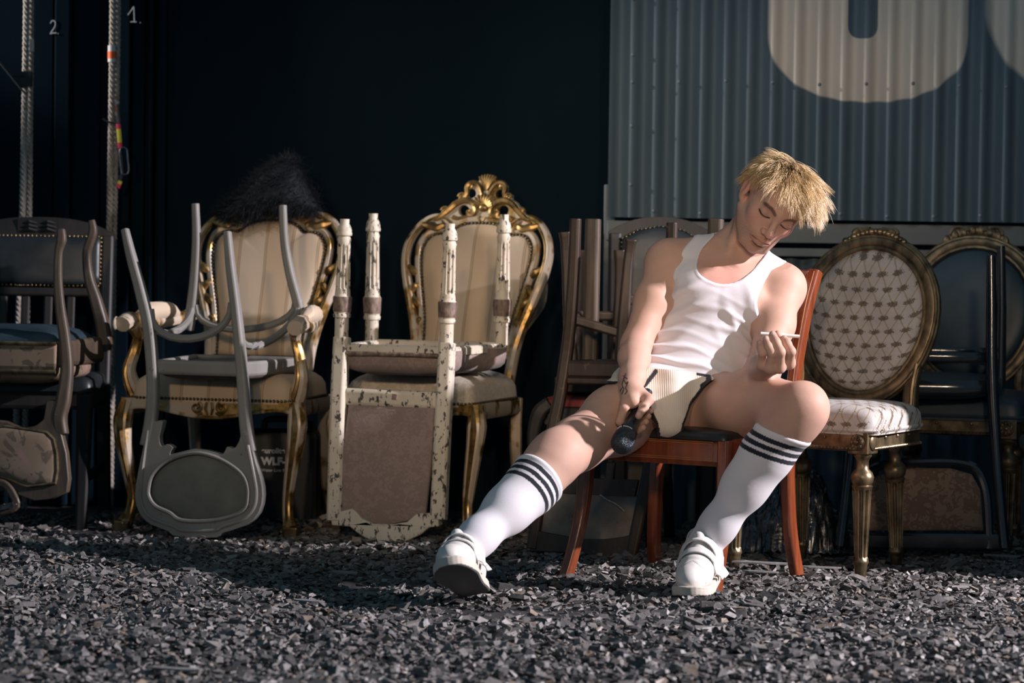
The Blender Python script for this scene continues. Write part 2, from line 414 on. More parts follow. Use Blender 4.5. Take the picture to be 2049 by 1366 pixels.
for (pa, pb, y, th, x0) in ((447, 487, YC+.05, .05, xs[0]), (497, 514, YC+.03, .03, xs[0]+.01)):
    z1, z0 = W(1650, pa, y).z, W(1650, pb, y).z
    MB().box(((x0+2.6)/2, y, (z0+z1)/2), (2.6-x0, th, z1-z0)).build('batten', MAT['ironplain'], wr, None, bevel=.003)
for px, y in ((1212, YC+.07),):
    x = xw(px, 500); MB().box((x+.012, y, .55), (.035, .05, 1.1)).build('post', MAT['ironplain'], wr, None, bevel=.003)
scr = MB(); scr.ball((0, 0, 0), (.0062, .005, .0062), 8, 6); screw0 = scr.build('screw', MAT['ironplain'], wr)
P_ = .0757; first = True
for row, (z, step) in enumerate(((W(1500, 165, YC).z, 2), (Z0+.018, 2))):
    k0 = math.ceil(xs[0]/P_)+(row % 2)
    for k in range(k0, int(1.9/P_), step):
        o = screw0 if first else screw0.copy()
        if not first: COL.objects.link(o)
        first = False; o.location = (k*P_, YC-.0145, z+.004*math.sin(k*2.3))
for z in (1.70, 1.52, 1.29, 1.10):
    o = screw0.copy(); COL.objects.link(o); o.location = (math.ceil(xs[0]/P_)*P_, YC-.0145, z)

# ------------------------------------------------------------------ bark chips on the floor
t = NT('dark_bark_chips'); at = t.n('Attribute'); at.attribute_name = 'Col'; f = t.noise(120, 4)
MAT['chips'] = t.out(t.mix(.35, at.outputs['Color'], t.ramp(f, [(.3, (.01, .011, .013)), (.7, (.17, .16, .15))])), .52, 0, f, .5, .002, 0, .55)
t = NT('dark_bark_chip_single'); oi = t.n('ObjectInfo'); f = t.noise(90, 4)
c = t.ramp(oi.outputs['Random'], [(0, (.035, .038, .042)), (.55, (.095, .093, .095)), (.85, (.15, .14, .135)), (1, (.24, .20, .16))])
MAT['chip1'] = t.out(t.mix(.35, c, t.ramp(f, [(.3, (.01, .011, .013)), (.7, (.18, .17, .16))])), .5, 0, f, .5, .002, 0, .55)
CUBE = np.array([(-1,-1,-1),(1,-1,-1),(1,1,-1),(-1,1,-1),(-1,-1,1),(1,-1,1),(1,1,1),(-1,1,1)], float)
FAC = np.array([(3,2,1,0),(4,5,6,7),(0,1,5,4),(1,2,6,5),(2,3,7,6),(3,0,4,7)])
def chip_cloud(n, xr, yr, med, zmax, name):
    x = rng.uniform(*xr, n); y = yr[0]+(yr[1]-yr[0])*rng.uniform(0, 1, n)**1.25
    # keep only what the place in front of the stage wall needs
    L = med*np.exp(rng.normal(0, .38, n)); Wd = L*rng.uniform(.4, .85, n); T = L*rng.uniform(.10, .36, n)
    base = CUBE[None]*np.stack([L, Wd, T], 1)[:, None]/2*rng.uniform(.62, 1.12, (n, 8, 3))
    base[:, 4:, 0] *= rng.uniform(.5, 1, n)[:, None]; base[:, :, 0] += base[:, :, 1]*rng.uniform(-.4, .4, n)[:, None]
    az = rng.uniform(0, 6.28, n); tx = rng.normal(0, .42, n); ty = rng.normal(0, .32, n)
    def rot(v, i, j, a):
        c, s = np.cos(a)[:, None], np.sin(a)[:, None]; p, q = v[:, :, i].copy(), v[:, :, j].copy()
        v[:, :, i] = p*c-q*s; v[:, :, j] = p*s+q*c
    rot(base, 1, 2, tx); rot(base, 0, 2, ty); rot(base, 0, 1, az)
    hump = .010*np.sin(x*3.1+y*2.0)+.008*np.sin(x*7.3-y*5.1+1)+.006*np.sin(y*11+x*2)
    z = rng.uniform(0, 1, n)**1.6*zmax+hump*.6
    base += np.stack([x, y, z-.006], 1)[:, None]
    me = bpy.data.meshes.new(name); me.vertices.add(n*8); me.vertices.foreach_set('co', base.astype(np.float32).ravel())
    fi = (FAC[None]+np.arange(n)[:, None, None]*8).astype(np.int32).ravel()
    me.loops.add(n*24); me.loops.foreach_set('vertex_index', fi); me.polygons.add(n*6)
    me.polygons.foreach_set('loop_start', np.arange(0, n*24, 4, dtype=np.int32)); me.update(); me.shade_flat()
    g = rng.uniform(0, 1, n); col = np.empty((n, 4), np.float32); v = .054+.24*g**1.9
    col[:, 0] = v*1.08; col[:, 1] = v*.98; col[:, 2] = v*.92; col[:, 3] = 1
    tan = rng.uniform(0, 1, n) < .06; col[tan, :3] = np.array((.34, .25, .18))*rng.uniform(.45, 1.0, (tan.sum(), 1))
    ca = me.color_attributes.new('Col', 'FLOAT_COLOR', 'POINT'); ca.data.foreach_set('color', np.repeat(col, 8, 0).ravel())
    return link(name, me, MAT['chips'])
o = chip_cloud(86000, (-2.75, 2.36), (-2.15, 1.70), .0195, .018, 'bark_chips')
tag(o, 'thick layer of dark grey bark chips covering the whole floor', 'bark chips', None, 'stuff')
variants = []
for k in range(10):
    b = MB(); V = []
    L, w_, h_ = random.uniform(.026, .042), random.uniform(.016, .026), random.uniform(.005, .012)
    n = random.choice((5, 6, 7)); ring = [(math.cos(6.283*i/n+random.uniform(-.3, .3)), math.sin(6.283*i/n+random.uniform(-.3, .3))) for i in range(n)]
    for zz, sc in ((-1, 1), (1, random.uniform(.6, .9))):
        V += [(x*L/2*sc, y*w_/2*sc, zz*h_/2+random.uniform(-.002, .002)) for x, y in ring]
    b.add(V, [tuple(range(n))[::-1], tuple(range(n, 2*n))]+[(i, (i+1) % n, (i+1) % n+n, i+n) for i in range(n)])
    o = b.build('bark_chip', MAT['chip1'], None, None); variants.append(o)
for k in range(300):
    src = variants[k % 10]; o = src if k < 10 else src.copy()
    if k >= 10: COL.objects.link(o)
    y = random.uniform(-1.86, -1.02); x = random.uniform(-.175, .175)*(y+8.5)*.92
    o.location = (x, y, .016+random.uniform(0, .008)); o.rotation_euler = (random.gauss(0, .25), random.gauss(0, .25), random.uniform(0, 6.28))
    tag(o, 'larger loose dark chip lying on the bark in the foreground', 'bark chip', 'large loose chips in the foreground')
# pale scraps of bare floor and slivers
for px, py, L, w_ in ((690, 1163, .085, .05), (1530, 1143, .22, .035), (1640, 1152, .15, .02), (1520, 1161, .12, .02), (620, 1222, .09, .03), (350, 1362, .13, .03), (2010, 1128, .12, .02)):
    v = py-(px-1024)*.014; d = FPX*.98/(v-440); p = W(px, py, d-8.5)
    n = 9; ring = [(math.cos(6.283*i/n)*L/2*random.uniform(.7, 1.1), math.sin(6.283*i/n)*w_/2*random.uniform(.6, 1.1)) for i in range(n)]
    b = MB(); b.add([(x, y, -.002) for x, y in ring]+[(x, y, .002) for x, y in ring], [tuple(range(n))[::-1], tuple(range(n, 2*n))]+[(i, (i+1) % n, (i+1) % n+n, i+n) for i in range(n)])
    if 'pale' not in MAT: MAT['pale'] = m_noise('pale_paper', (.14, .14, .135), (.24, .235, .23), 40, .8)
    o = b.build('paper_scrap', MAT['pale'], None, None); o.location = (p.x, p.y, .022); o.rotation_euler = (0.05, .03, random.uniform(-.2, .2))
    where = {690: 'left of the left shoe', 1530: 'long pale scrap between chair legs right of the shoe', 1640: 'under the patterned chair seat', 1520: 'in front of the patterned chair', 620: 'in the lit bark in front of the cream chair', 350: 'at the bottom edge of the picture', 2010: 'near the right edge by the dark chairs'}[px]
    tag(o, ('flat pale scrap '+where) if 'scrap' not in where else where, 'scrap')

# ------------------------------------------------------------------ ropes
YR = 1.93
def rope(path, label, top=3.0):
    P = crom(path, 30); b = MB(); acc = [0]
    for p, q in zip(P, P[1:]): acc.append(acc[-1]+(q-p).length)
    N = int(acc[-1]/.0058); xs_ = np.linspace(0, acc[-1], N); A = np.array([list(p) for p in P]); C = np.stack([np.interp(xs_, acc, A[:, i]) for i in range(3)], 1)
    for k in range(3):
        w = xs_*2*math.pi/.052+k*2.094
        Q = C+np.stack([np.cos(w), np.sin(w), 0*w], 1)*.0056
        b.tube([Vector(q) for q in Q], .0062, 5)
    o = thing('rope', label, 'rope', None, 'hanging stage ropes', P[-1]); o['_p'] = 1; del o['_p']
    ob = b.build('rope_strands', MAT['rope'], o); ob.location = -P[-1]
    return o, lambda c: c-P[-1]
def band(o, sh, px, p0, p1, mat, name='tape_band', r=.0135, y=YR):
    a, c = W(px[0], p0, y), W(px[1], p1, y); b = MB(); b.tube([sh(a), sh((a+c)/2), sh(c)], r, 12); return b.build(name, mat, o)
o, sh = rope([W(52, -320, YR), W(53, 0, YR), W(45, 420, YR), W(37, 640, YR), W(30, 1022, YR)], 'outer strand of the doubled rope below the chalk 2')
b = MB(); b.box(sh(W(50, 158, YR-.012)), (.045, .03, .05)); b.tube([sh(W(60, 150, YR-.02)), sh(W(24, 152, YR-.03)), sh(W(44, 176, YR-.03))], .006, 8); b.tube([sh(W(-6, 118, YR-.035)), sh(W(49, 186, YR-.035))], .004, 6)
b.build('rope_clamp', MAT['black'], o)
o, sh = rope([W(62, -320, YR+.03), W(62, 0, YR+.03), W(58, 420, YR+.02), W(53, 640, YR+.01), W(48, 1018, YR+.01)], 'inner strand of the doubled rope below the chalk 2')
band(o, sh, (60, 60), 78, 103, MAT['whitetape'], y=YR+.028)
o, sh = rope([W(225, -320, YR), W(226, 0, YR), W(220, 420, YR), W(214, 640, YR), W(203, 1018, YR)], 'outer strand of the doubled rope left of the chalk 1')
band(o, sh, (224, 224), 91, 124, MAT['whitetape']); band(o, sh, (224, 224), 103, 117, MAT['orange'], r=.0142)
band(o, sh, (210, 209), 735, 778, MAT['yellow'], r=.0145); band(o, sh, (212, 211), 708, 736, MAT['whitetape'])
o, sh = rope([W(236, -320, YR+.02), W(236, 0, YR+.02), W(229, 420, YR+.02), W(226, 640, YR+.02), W(221, 1010, YR+.02)], 'inner strand of the doubled rope left of the chalk 1')
band(o, sh, (231, 230), 202, 232, MAT['whitetape'], y=YR+.018); band(o, sh, (231, 231), 211, 223, MAT['orange'], r=.0142, y=YR+.018)
# taped strap with a metal loop clipped to the rope
o = thing('strap_with_loop', 'thin strap with pink and yellow tape and metal loop on the rope', 'strap', None, None, W(238, 240, YR-.03)); sh = lambda p, q=W(238, 240, YR-.03): p-q
yk = YR-.035
b = MB(); b.bar([sh(W(235, 208, yk)), sh(W(238, 240, yk)), sh(W(240, 300, yk)), sh(W(244, 345, yk)), sh(W(236, 378, yk))], .011, .004); b.tube([sh(W(206, 237, yk)), sh(W(216, 244, yk)), sh(W(232, 246, yk))], .004, 6); b.build('webbing', MAT['black'], o)
for p0, p1, m in ((248, 258, 'pink'), (258, 285, 'yellow'), (285, 296, 'pink')):
    b = MB(); b.bar([sh(W(237+(p0-248)*.07, p0, yk-.002)), sh(W(237+(p1-248)*.07, p1, yk-.002))], .0145, .006); b.build('tape_band', MAT[m], o)
for p0, p1, m in ((362, 368, 'yellow'), (368, 376, 'pink')):
    b = MB(); b.bar([sh(W(241-(p0-362)*.35, p0, yk-.002)), sh(W(241-(p1-362)*.35, p1, yk-.002))], .0125, .006); b.build('tape_band', MAT[m], o)
b = MB(); b.tube(crom([sh(W(*q, yk-.004)) for q in ((240, 300), (253, 298), (256, 320), (257, 345), (246, 349), (242, 340))], 5, True), .0028, 6, True); b.build('metal_loop', MAT['steel'], o)

# ================================================================== chairs
def spiral(cx, cy, r0, turns, d=1, a0=0, n=18):
    return [(cx+r0*(1-.8*k/n)*math.cos(a0+d*turns*6.283*k/n), cy+r0*(1-.8*k/n)*math.sin(a0+d*turns*6.283*k/n)) for k in range(n+1)]
def smooth2(L, n=5, closed=False): return [(p.x, p.y) for p in crom([Vector((a, b, 0)) for a, b in L], n, closed)]
def rrect(w0, w1, y0, y1, r=.04, n=4):
    """rounded trapezoid, w0 at y0 and w1 at y1"""
    c = [(-w0/2, y0), (w0/2, y0), (w1/2, y1), (-w1/2, y1)]; out = []
    for i in range(4):
        p, a, b = Vector(c[i]), Vector(c[i-1]), Vector(c[(i+1) % 4]); u, v = (a-p).normalized(), (b-p).normalized()
        p0, p1 = p+u*r, p+v*r
        for k in range(n+1):
            t = k/n; q = p0*(1-t)**2+p*2*t*(1-t)+p1*t*t; out.append((q.x, q.y))
    res = []
    for i in range(len(out)):
        a, b = Vector(out[i]), Vector(out[(i+1) % len(out)]); m = max(1, int((b-a).length/.035))
        for k in range(m): q = a+(b-a)*(k/m); res.append((q.x, q.y))
    return res

INNER = [(0, .969), (.045, .966), (.085, .952), (.112, .930), (.137, .932), (.165, .924), (.184, .902), (.192, .872), (.187, .82), (.172, .75), (.156, .68), (.147, .62), (.142, .53)]
OUTER = [(.105, .962), (.135, .982), (.165, .985), (.195, .972), (.222, .945), (.243, .905), (.249, .865), (.244, .82), (.231, .77), (.208, .70), (.186, .63), (.170, .55), (.163, .44)]
def rococo(F, name, label, arms):
    o = thing(name, label, 'chair', F); w = .27 if arms else .222; wb = w*.86; dep = .46
    L0, T = .45, .33 if not arms else .30
    bk = lambda u, z, q=0.0: Vector((u, L0+T*(z-.45)-q-.25*u*u, z))
    # upholstered back, frame, nails
    inn = smooth2(INNER, 4); out = [(-u, z) for u, z in inn[::-1] if u > 1e-6]+inn
    MB().pad(out, .034, bk, 8, 3, .012).build('back_upholstery', MAT['stripe'], o, 60)
    MB().studs([bk(u, z, .013) for u, z in out], .0062, .0125).build('back_nail_trim', MAT['bronze'], o, 60, 'stuff')
    fr = [(u*1.045+(.004 if u > 0 else -.004 if u < 0 else 0), z+.010*(1 if z > .86 else 0)) for u, z in out]
    MB().tube([bk(u, z, .004) for u, z in fr], .013, 8, b=1.15).build('inner_back_frame', MAT['gilt'], o)
    for sgn in (-1, 1):
        pth = [bk(sgn*u, z) for u, z in smooth2(OUTER, 5)]
        MB().tube(pth, [.012, .013, .014, .016, .017, .018, .02], 10, a=1.0, b=1.15).build('outer_back_rail', MAT['gilt'], o)
        MB().tube([p+Vector((-sgn*.007, -.014, 0)) for p in pth], [.004, .0055, .005], 6).build('gold_bead', MAT['gold'], o)
        for zz, dz, rr in ((.80, .03, .011), (.765, -.035, .010), (.70, .03, .010), (.655, -.03, .009)):      # carved leaf bridges
            ui = np.interp(zz, [p[1] for p in INNER[::-1]], [p[0] for p in INNER[::-1]]); uo = np.interp(zz+dz, [p[1] for p in OUTER[::-1]], [p[0] for p in OUTER[::-1]])
            MB().tube(crom([bk(sgn*(ui+.008), zz-.01, .006), bk(sgn*(ui+uo)/2, zz+dz*.25+.004, .014), bk(sgn*(uo-.004), zz+dz, .004)], 5), [rr*.7, rr*1.3, rr*.55], 8, b=.8).build('leaf_bridge', MAT['gold'], o)
        MB().tube([bk(sgn*u, z, .012) for u, z in smooth2([(.205, .962), (.175, .955), (.150, .950), (.128, .958), (.118, .945), (.128, .934), (.139, .941), (.133, .948)], 4)], [.007, .016, .015, .011, .008, .006, .005, .004], 8).build('shoulder_scroll', MAT['gold'], o)
    # pierced crest
    cz = lambda cy: .98-(cy/4.406-110.7)/617
    C = lambda L: [(du/2612, cz(cy)) for du, cy in L]
    half = C([(0, 88), (52, 98), (85, 150), (140, 152), (182, 188), (186, 245), (238, 268), (246, 310), (292, 335), (332, 382), (375, 392), (384, 432), (425, 462), (475, 470), (478, 505), (420, 520), (360, 570), (280, 585), (200, 545), (100, 522), (0, 516)])
    outl = mirror(half[:-1])+[half[-1]]
    outl = [p for p in [(-u, z) for u, z in half[::-1]]][1:-1]+half
    def ell(cx, cy, rx, ry, rot=0, n=14):
        return [(cx+rx*math.cos(a)*math.cos(rot)-ry*math.sin(a)*math.sin(rot), cy+rx*math.cos(a)*math.sin(rot)+ry*math.sin(a)*math.cos(rot)) for a in [6.283*k/n for k in range(n)]]
    holes = []
    for sgn in (-1, 1):
        for du, cy, rx, ry, ro in ((132, 258, .0165, .0155, .3), (178, 412, .021, .018, .5), (325, 512, .023, .0115, .5), (32, 195, .005, .017, -.25)):
            holes.append([(sgn*(du/2612+x), cz(cy)+z) for x, z in ell(0, 0, rx, ry, ro)])
    MB().plate(outl, holes, .020, lambda u, z, q: bk(u, z, q)).build('crest', MAT['gilt'], o, 40, bevel=.004)
    cb = MB()
    for sgn in (-1, 1):
        def rl(L, r, q=.012): cb.tube([bk(sgn*u, z, q) for u, z in smooth2(C(L), 4)], r, 7)
        rl([(440, 490), (390, 470), (310, 400), (250, 345), (180, 318), (110, 340), (72, 395), (80, 440), (120, 452), (140, 420), (118, 400)], [.008, .010, .012, .011, .008, .0045])
        rl([(270, 470), (220, 485), (160, 470), (130, 462)], [.009, .008, .006]); rl([(180, 290), (172, 250), (176, 200), (150, 168), (100, 165), (62, 200), (34, 262), (22, 300)], [.006, .009, .010, .008, .006])
        for cx, cy, r in ((345, 412, .013), (210, 288, .013), (150, 195, .011)):
            cb.tube([bk(sgn*u, z, .013) for u, z in spiral(cx/2612, cz(cy), r, 1.5)], [.0055, .003], 6)
        rl([(30, 470), (18, 490), (0, 500)], [.010, .006])
    cb.build('crest_scrolls', MAT['gold'], o)
    sh = MB()
    for k in range(-5, 6):
        a = math.radians(90-k*15); u0, z0 = 0, cz(385)
        sh.tube([bk(u0+.016*math.cos(a), z0+.012*math.sin(a), .016), bk(u0+.032*math.cos(a), z0+.030*math.sin(a), .020), bk(u0+.047*math.cos(a), z0+.047*math.sin(a), .014)], [.003, .0055, .0042], 6)
        if abs(k) < 4:
            a = math.radians(90-k*9.5); z0 = cz(250)
            sh.tube([bk(.006*math.cos(a), z0+.01, .012), bk(.036*math.cos(a), z0+.04*math.sin(a), .018), bk(.060*math.cos(a), z0+.060*math.sin(a), .012)], [.0025, .0045, .0038], 6)
    sh.ball(bk(0, cz(385), .012), (.017, .012, .014)); sh.build('shell_carving', MAT['gold'], o)
    # seat
    oc = rrect(w*2-.01, wb*2+.02, -.008, dep, .05)
    MB().pad(oc, .095, lambda u, v, q: Vector((u, v, .415+q)), 8, 3.2, .012).build('seat_upholstery', MAT['stripe'] if arms else MAT['creamdamask'], o, 70)
    ring = [Vector((u, v, .416)) for u, v in oc]; ring = [p for p in ring]
    MB().studs([Vector((p.x*1.012, p.y-.004, .414)) for p in ring]+[ring[0]], .005, .0118).build('seat_nail_trim', MAT['bronze'], o, 60, 'stuff')
    ap = [(-w, .412), (-w, .372), (-w*.86, .382), (-w*.6, .376), (-w*.25, .360), (0, .355), (w*.25, .360), (w*.6, .376), (w*.86, .382), (w, .372), (w, .412)]
    ap2 = smooth2(ap[1:-1], 5); MB().plate([ap[0]]+ap2+[ap[-1]], [], .026, lambda u, z, q: Vector((u, -q+.006, z))).build('front_apron', MAT['gilt'], o, 40)
    MB().tube([Vector((u, -.008, z+.003)) for u, z in ap2], .0065, 7).build('apron_moulding', MAT['gilt'], o)
    for sgn in (-1, 1):
        MB().bar([(sgn*w*.985, .01, .387), (sgn*wb, dep, .387)], .024, .05, (0, 0, 1)).build('side_apron', MAT['gilt'], o)
    MB().bar([(-wb, dep, .387), (wb, dep, .387)], .024, .05, (0, 0, 1)).build('back_apron', MAT['gilt'], o)
    if arms:
        orn = MB()
        for sgn in (-1, 1):
            orn.tube([Vector((sgn*(.012+u), -.012, z)) for u, z in spiral(.030, .388, .018, 1.4, 1, 2)], [.006, .003], 6)
            orn.tube([(sgn*.008, -.012, .405), (sgn*.012, -.014, .385), (sgn*.006, -.010, .366)], [.004, .005, .003], 6)
            orn.tube([(sgn*.022, -.012, .372), (sgn*.034, -.012, .366), (sgn*.05, -.010, .374)], [.004, .005, .002], 6)
        orn.build('apron_carving', MAT['gold'], o)
    for sgn in (-1, 1):
        P = [(w+.004, .012, .405), (w+.014, -.006, .345), (w+.010, -.012, .28), (w-.006, -.004, .18), (w-.016, .002, .105), (w-.010, -.008, .05), (w+.002, -.022, .022)]
        leg = MB().tube(crom([Vector((sgn*x, y, z)) for x, y, z in P], 5), [.026, .031, .027, .021, .017, .018, .024], 10).build('leg', MAT['gilt'], o)
        MB().tube(crom([Vector((sgn*x, y-.8*r, z)) for (x, y, z), r in zip(P, [.026, .031, .027, .021, .017, .018, .024])], 5), [.007, .012, .009, .006, .006, .008], 7).build('gold_ridge', MAT['gold'], leg)
        MB().box((sgn*(w+.004), -.022, .005), (.040, .040, .05), None, 1.25).build('foot_block', MAT['oldgold'], leg, None, bevel=.004)
        MB().tube(crom([Vector((sgn*x, y, z)) for x, y, z in ((wb*.97, dep, .41), (wb*.95, dep+.01, .3), (wb*.95, dep+.035, .15), (wb*1.0, dep+.085, -.005))], 5), [.022, .02, .018, .02], 8).build('leg', MAT['gilt'], o)
        if arms:
            P = [(w-.012, .05, .41), (w+.006, .04, .455), (w+.012, .035, .50), (w-.002, .05, .56), (w-.012, .045, .60), (w-.005, .02, .635)]
            sp = MB().tube(crom([Vector((sgn*x, y, z)) for x, y, z in P], 5), [.03, .027, .021, .017, .016, .022], 10).build('arm_support', MAT['gilt'], o)
            MB().tube(crom([Vector((sgn*x-.004, y-.85*r, z)) for (x, y, z), r in zip(P, [.03, .027, .021, .017, .016, .022])], 5), [.012, .008, .006, .005, .006], 7).build('gold_ridge', MAT['gold'], sp)
            arm = MB().tube(crom([Vector((sgn*x, y, z)) for x, y, z in ((w+.012, -.03, .640), (w+.008, .03, .652), (w-.004, .15, .640), (w-.03, .30, .645), (w-.065, .44, .665))], 5), [.024, .024, .018, .017, .018], 10, a=1.15).build('armrest', MAT['gilt'], o)
            MB().tube([Vector((sgn*(w+.034)+0, y, z)) for y, z in spiral(-.022, .640, .022, 1.5)], [.006, .004], 6).build('arm_scroll', MAT['gilt'], arm)
            MB().tube(crom([Vector((sgn*x, y, z)) for x, y, z in ((w+.002, .09, .664), (w-.006, .17, .676), (w-.025, .28, .674), (w-.035, .33, .664))], 5), [.014, .027, .027, .014], 10, a=1.1).build('arm_pad', MAT['stripe'], arm)
    return o
FA = Frame(-.929, 1.20, -14); FB = Frame(-.3225, 1.20, -21)
rococo(FA, 'rococo_armchair', 'cream and gilt carved armchair with striped upholstery under the grey upturned chair', True)
rococo(FB, 'rococo_chair', 'cream and gilt carved armless chair with tall pierced shell crest', False)

# ------------------------------------------------------------------ cream chipped chair, upside down
FK = Frame(W(790, 900, 1.02).x, 1.02, -17)
o = thing('upturned_cream_chair', 'upside-down chipped cream chair with fluted legs and mauve damask back', 'chair', FK)
LP = [(0, .018), (.06, .024), (.10, .023), (.125, .026), (.14, .022), (.16, .025), (.30, .033), (.34, .036), (.36, .030), (.40, .034), (.43, .031), (.45, .034), (.80, .028), (.86, .026), (.87, .019), (.885, .025), (.90, .027), (.93, .026), (.96, .018), (1, .016)]
LP = [(0, .021), (.10, .021), (.17, .021), (.175, .026), (.20, .027), (.21, .024), (.225, .0265), (.345, .0285), (.36, .0235), (.38, .0235), (.41, .0225), (.80, .0195), (.83, .0215), (.855, .0175), (.862, .023), (.88, .024), (.895, .022), (.905, .0225), (.935, .0195), (.96, .014), (1, .0145)]
def fleg(base, tip, par):
    l = MB().lathe(base, tip, LP, 20, (.42, .78), 10, .13).build('leg', MAT['cream'], par, 50)
    b, t_ = Vector(base), Vector(tip); MB().lathe(b+(t_-b)*.222, b+(t_-b)*.35, [(0, .027), (.1, .0275), (.9, .0295), (1, .0285)], 18).build('leaf_collar', MAT['umber'], l)
K = lambda px, py, ly=0, **k: FK.pt(px, py, ly, **k)
for nx, ny, ly, tx, ty in ((683, 676, 0, 690, 438), (893, 688, 0, 901, 447), (744, 684, .40, 747, 427), (1003, 690, .40, 1009, 429)):
    fleg(K(nx, ny, ly), K(tx, ty, ly), o)
TK = .15
for pts in ([(685, 674), (681, 740), (676, 850), (671, 1042)], [(895, 686), (892, 750), (886, 860), (878, 1040)]):
    MB().bar([K(a, c, 0, tilt=TK, z0=.6) for a, c in pts], .048, .045).build('back_post', MAT['cream'], o, None, bevel=.003)
zt = K(790, 690).z; xa, xb = K(686, 690).x, K(893, 690).x; xc, xd = K(750, 660, .40).x, K(1002, 660, .40).x
MB().bar([(xa, 0, zt-.018), (xb, 0, zt-.018)], .036, .03, (0, 1, 0)).build('rear_rail', MAT['cream'], o, None)
MB().bar([(xb, 0, zt-.018), (xd, .40, zt-.018)], .036, .03, (0, 0, 1)).build('side_rail', MAT['cream'], o, None)
MB().bar([(xa, 0, zt-.018), (xc, .40, zt-.018)], .036, .03, (0, 0, 1)).build('side_rail', MAT['cream'], o, None)
MB().bar([(xc, .40, zt-.018), (xd, .40, zt-.018)], .036, .03, (0, 1, 0)).build('front_rail', MAT['cream'], o, None)
for (x0, y0), (x1, y1) in (((xa, 0), (xb, 0)), ((xb, 0), (xd, .4)), ((xa, 0), (xc, .4))):
    MB().tube([(x0, y0-.018 if y0 == y1 else y0, zt-.028), (x1, y1-.018 if y0 == y1 else y1, zt-.028)], .007, 8).build('rail_bead', MAT['umber'], o)
oc = [(xa+.02, .012), (xb-.0, .012)]+[(xb+(xd-xb)*q+.012, .4*q+.012) for q in (.3, .6, .95)]+[(xc, .40)]+[(xa+(xc-xa)*q-.005, .4*q) for q in (.9, .6, .3)]
MB().pad(smooth2(oc, 3, True), .062, lambda u, v, q: Vector((u, v-.012, zt-.035-q)), 8, 3.5, .02, .002).build('seat_upholstery', MAT['pinkdamask'], o, 70)
MB().box(((xb+xc)/2, .2, zt-.030), (.36, .36, .012)).build('seat_lining', MAT['umber'], o, None)
tl = lambda a, c, dy=0: K(a, c, dy, tilt=TK, z0=.6)
q0, q1, q2, q3 = tl(700, 776), tl(872, 784), tl(872, 818), tl(700, 810)
MB().bar([(q0+q3)/2+Vector((-.01, .004, 0)), (q1+q2)/2+Vector((.02, .004, 0))], (q0-q3).z, .03, (0, 1, 0)).build('back_rail', MAT['cream'], o, None, bevel=.003)
bmap = lambda u, z, q: Vector((u, TK*(z-.6)-q, z))
ul, ur = tl(693, 900).x, tl(868, 900).x
ptop, pbot = tl(780, 812).z, tl(770, 1050).z
MB().pad([(ul, ptop), (ur-.002, ptop), (ur-.006, (ptop+pbot)/2), (ur-.014, pbot+.03), ((ul+ur)/2-.006, pbot-.004), (ul-.018, pbot+.03), (ul-.012, (ptop+pbot)/2)][::-1], .014, bmap, 9, 3, .01, .0045).build('back_upholstery', MAT['pinkdamask'], o, 80)
cr = [tl(*p) for p in ((664, 1028), (708, 1016), (716, 1022), (728, 1036), (750, 1047), (790, 1048), (818, 1043), (838, 1026), (880, 1026), (882, 1052), (862, 1054), (846, 1068), (812, 1084), (776, 1087), (742, 1080), (718, 1064), (704, 1052), (668, 1050))]
MB().plate([(p.x, p.z) for p in cr], [], .04, bmap).build('crest_rail', MAT['cream'], o, 40, bevel=.004)
MB().plate([(p.x, p.z) for p in [tl(*q) for q in ((788, 787), (798, 788), (797, 799), (787, 798))]], [], .033, bmap).build('paint_chip_patch', MAT['umber'], o, None)

# ------------------------------------------------------------------ grey chair, upside down
FG = Frame(W(398, 900, 1.04).x, 1.04, -18)
o = thing('upturned_grey_chair', 'upside-down grey painted chair with oval back resting near the floor', 'chair', FG)
TG = .12
g = lambda px, py, ly=0, t_=TG: FG.pt(px, py, ly+(0 if ly else 0), t_, .62)
gm = lambda u, z, q: Vector((u, TG*(z-.62)-q, z))
lp = [g(*p) for p in ((250, 458), (262, 510), (281, 580), (297, 650), (305, 730), (306, 800), (301, 850), (293, 892))]
rp = [g(*p) for p in ((455, 463), (461, 530), (470, 600), (479, 680), (485, 750), (489, 810), (494, 860), (501, 905))]
MB().bar(crom(lp, 4), [.022, .03, .034, .036, .036, .038, .04], [.026, .03, .034, .036, .034, .034, .03]).build('leg_and_back_post', MAT['grey'], o, 40, bevel=.004)
MB().bar(crom(rp, 4), [.022, .028, .030, .032, .034, .038, .04], [.026, .03, .034, .036, .034, .034, .03]).build('leg_and_back_post', MAT['grey'], o, 40, bevel=.004)
outer = [(301, 840), (293, 883), (280, 945), (274, 993), (284, 1027), (306, 1048), (340, 1061), (350, 1070), (380, 1074), (438, 1074), (449, 1065), (495, 1050), (521, 1025), (529, 990), (525, 958), (515, 925), (494, 840), (484, 840), (486, 870), (476, 893), (466, 896), (458, 893), (450, 908), (436, 905), (392, 897), (344, 909), (350, 895), (338, 888), (326, 892), (322, 872), (330, 842), (318, 842), (311, 842)]
inner = [(302, 977), (312, 946), (343, 919), (392, 905), (435, 913), (474, 934), (495, 957), (501, 990), (490, 1021), (435, 1039), (370, 1040), (343, 1024), (317, 1012), (304, 995)]
to2 = lambda L: [(p.x, p.z) for p in [g(*q) for q in L]]
fo = smooth2(to2(outer), 2, True); fi = smooth2(to2(inner), 4, True)
MB().plate(fo, [fi], .03, gm).build('back_frame', MAT['grey'], o, 40, bevel=.004)
MB().tube([gm(u, z, .017) for u, z in fi], .0065, 7, True).build('inner_bead', MAT['grey'], o)
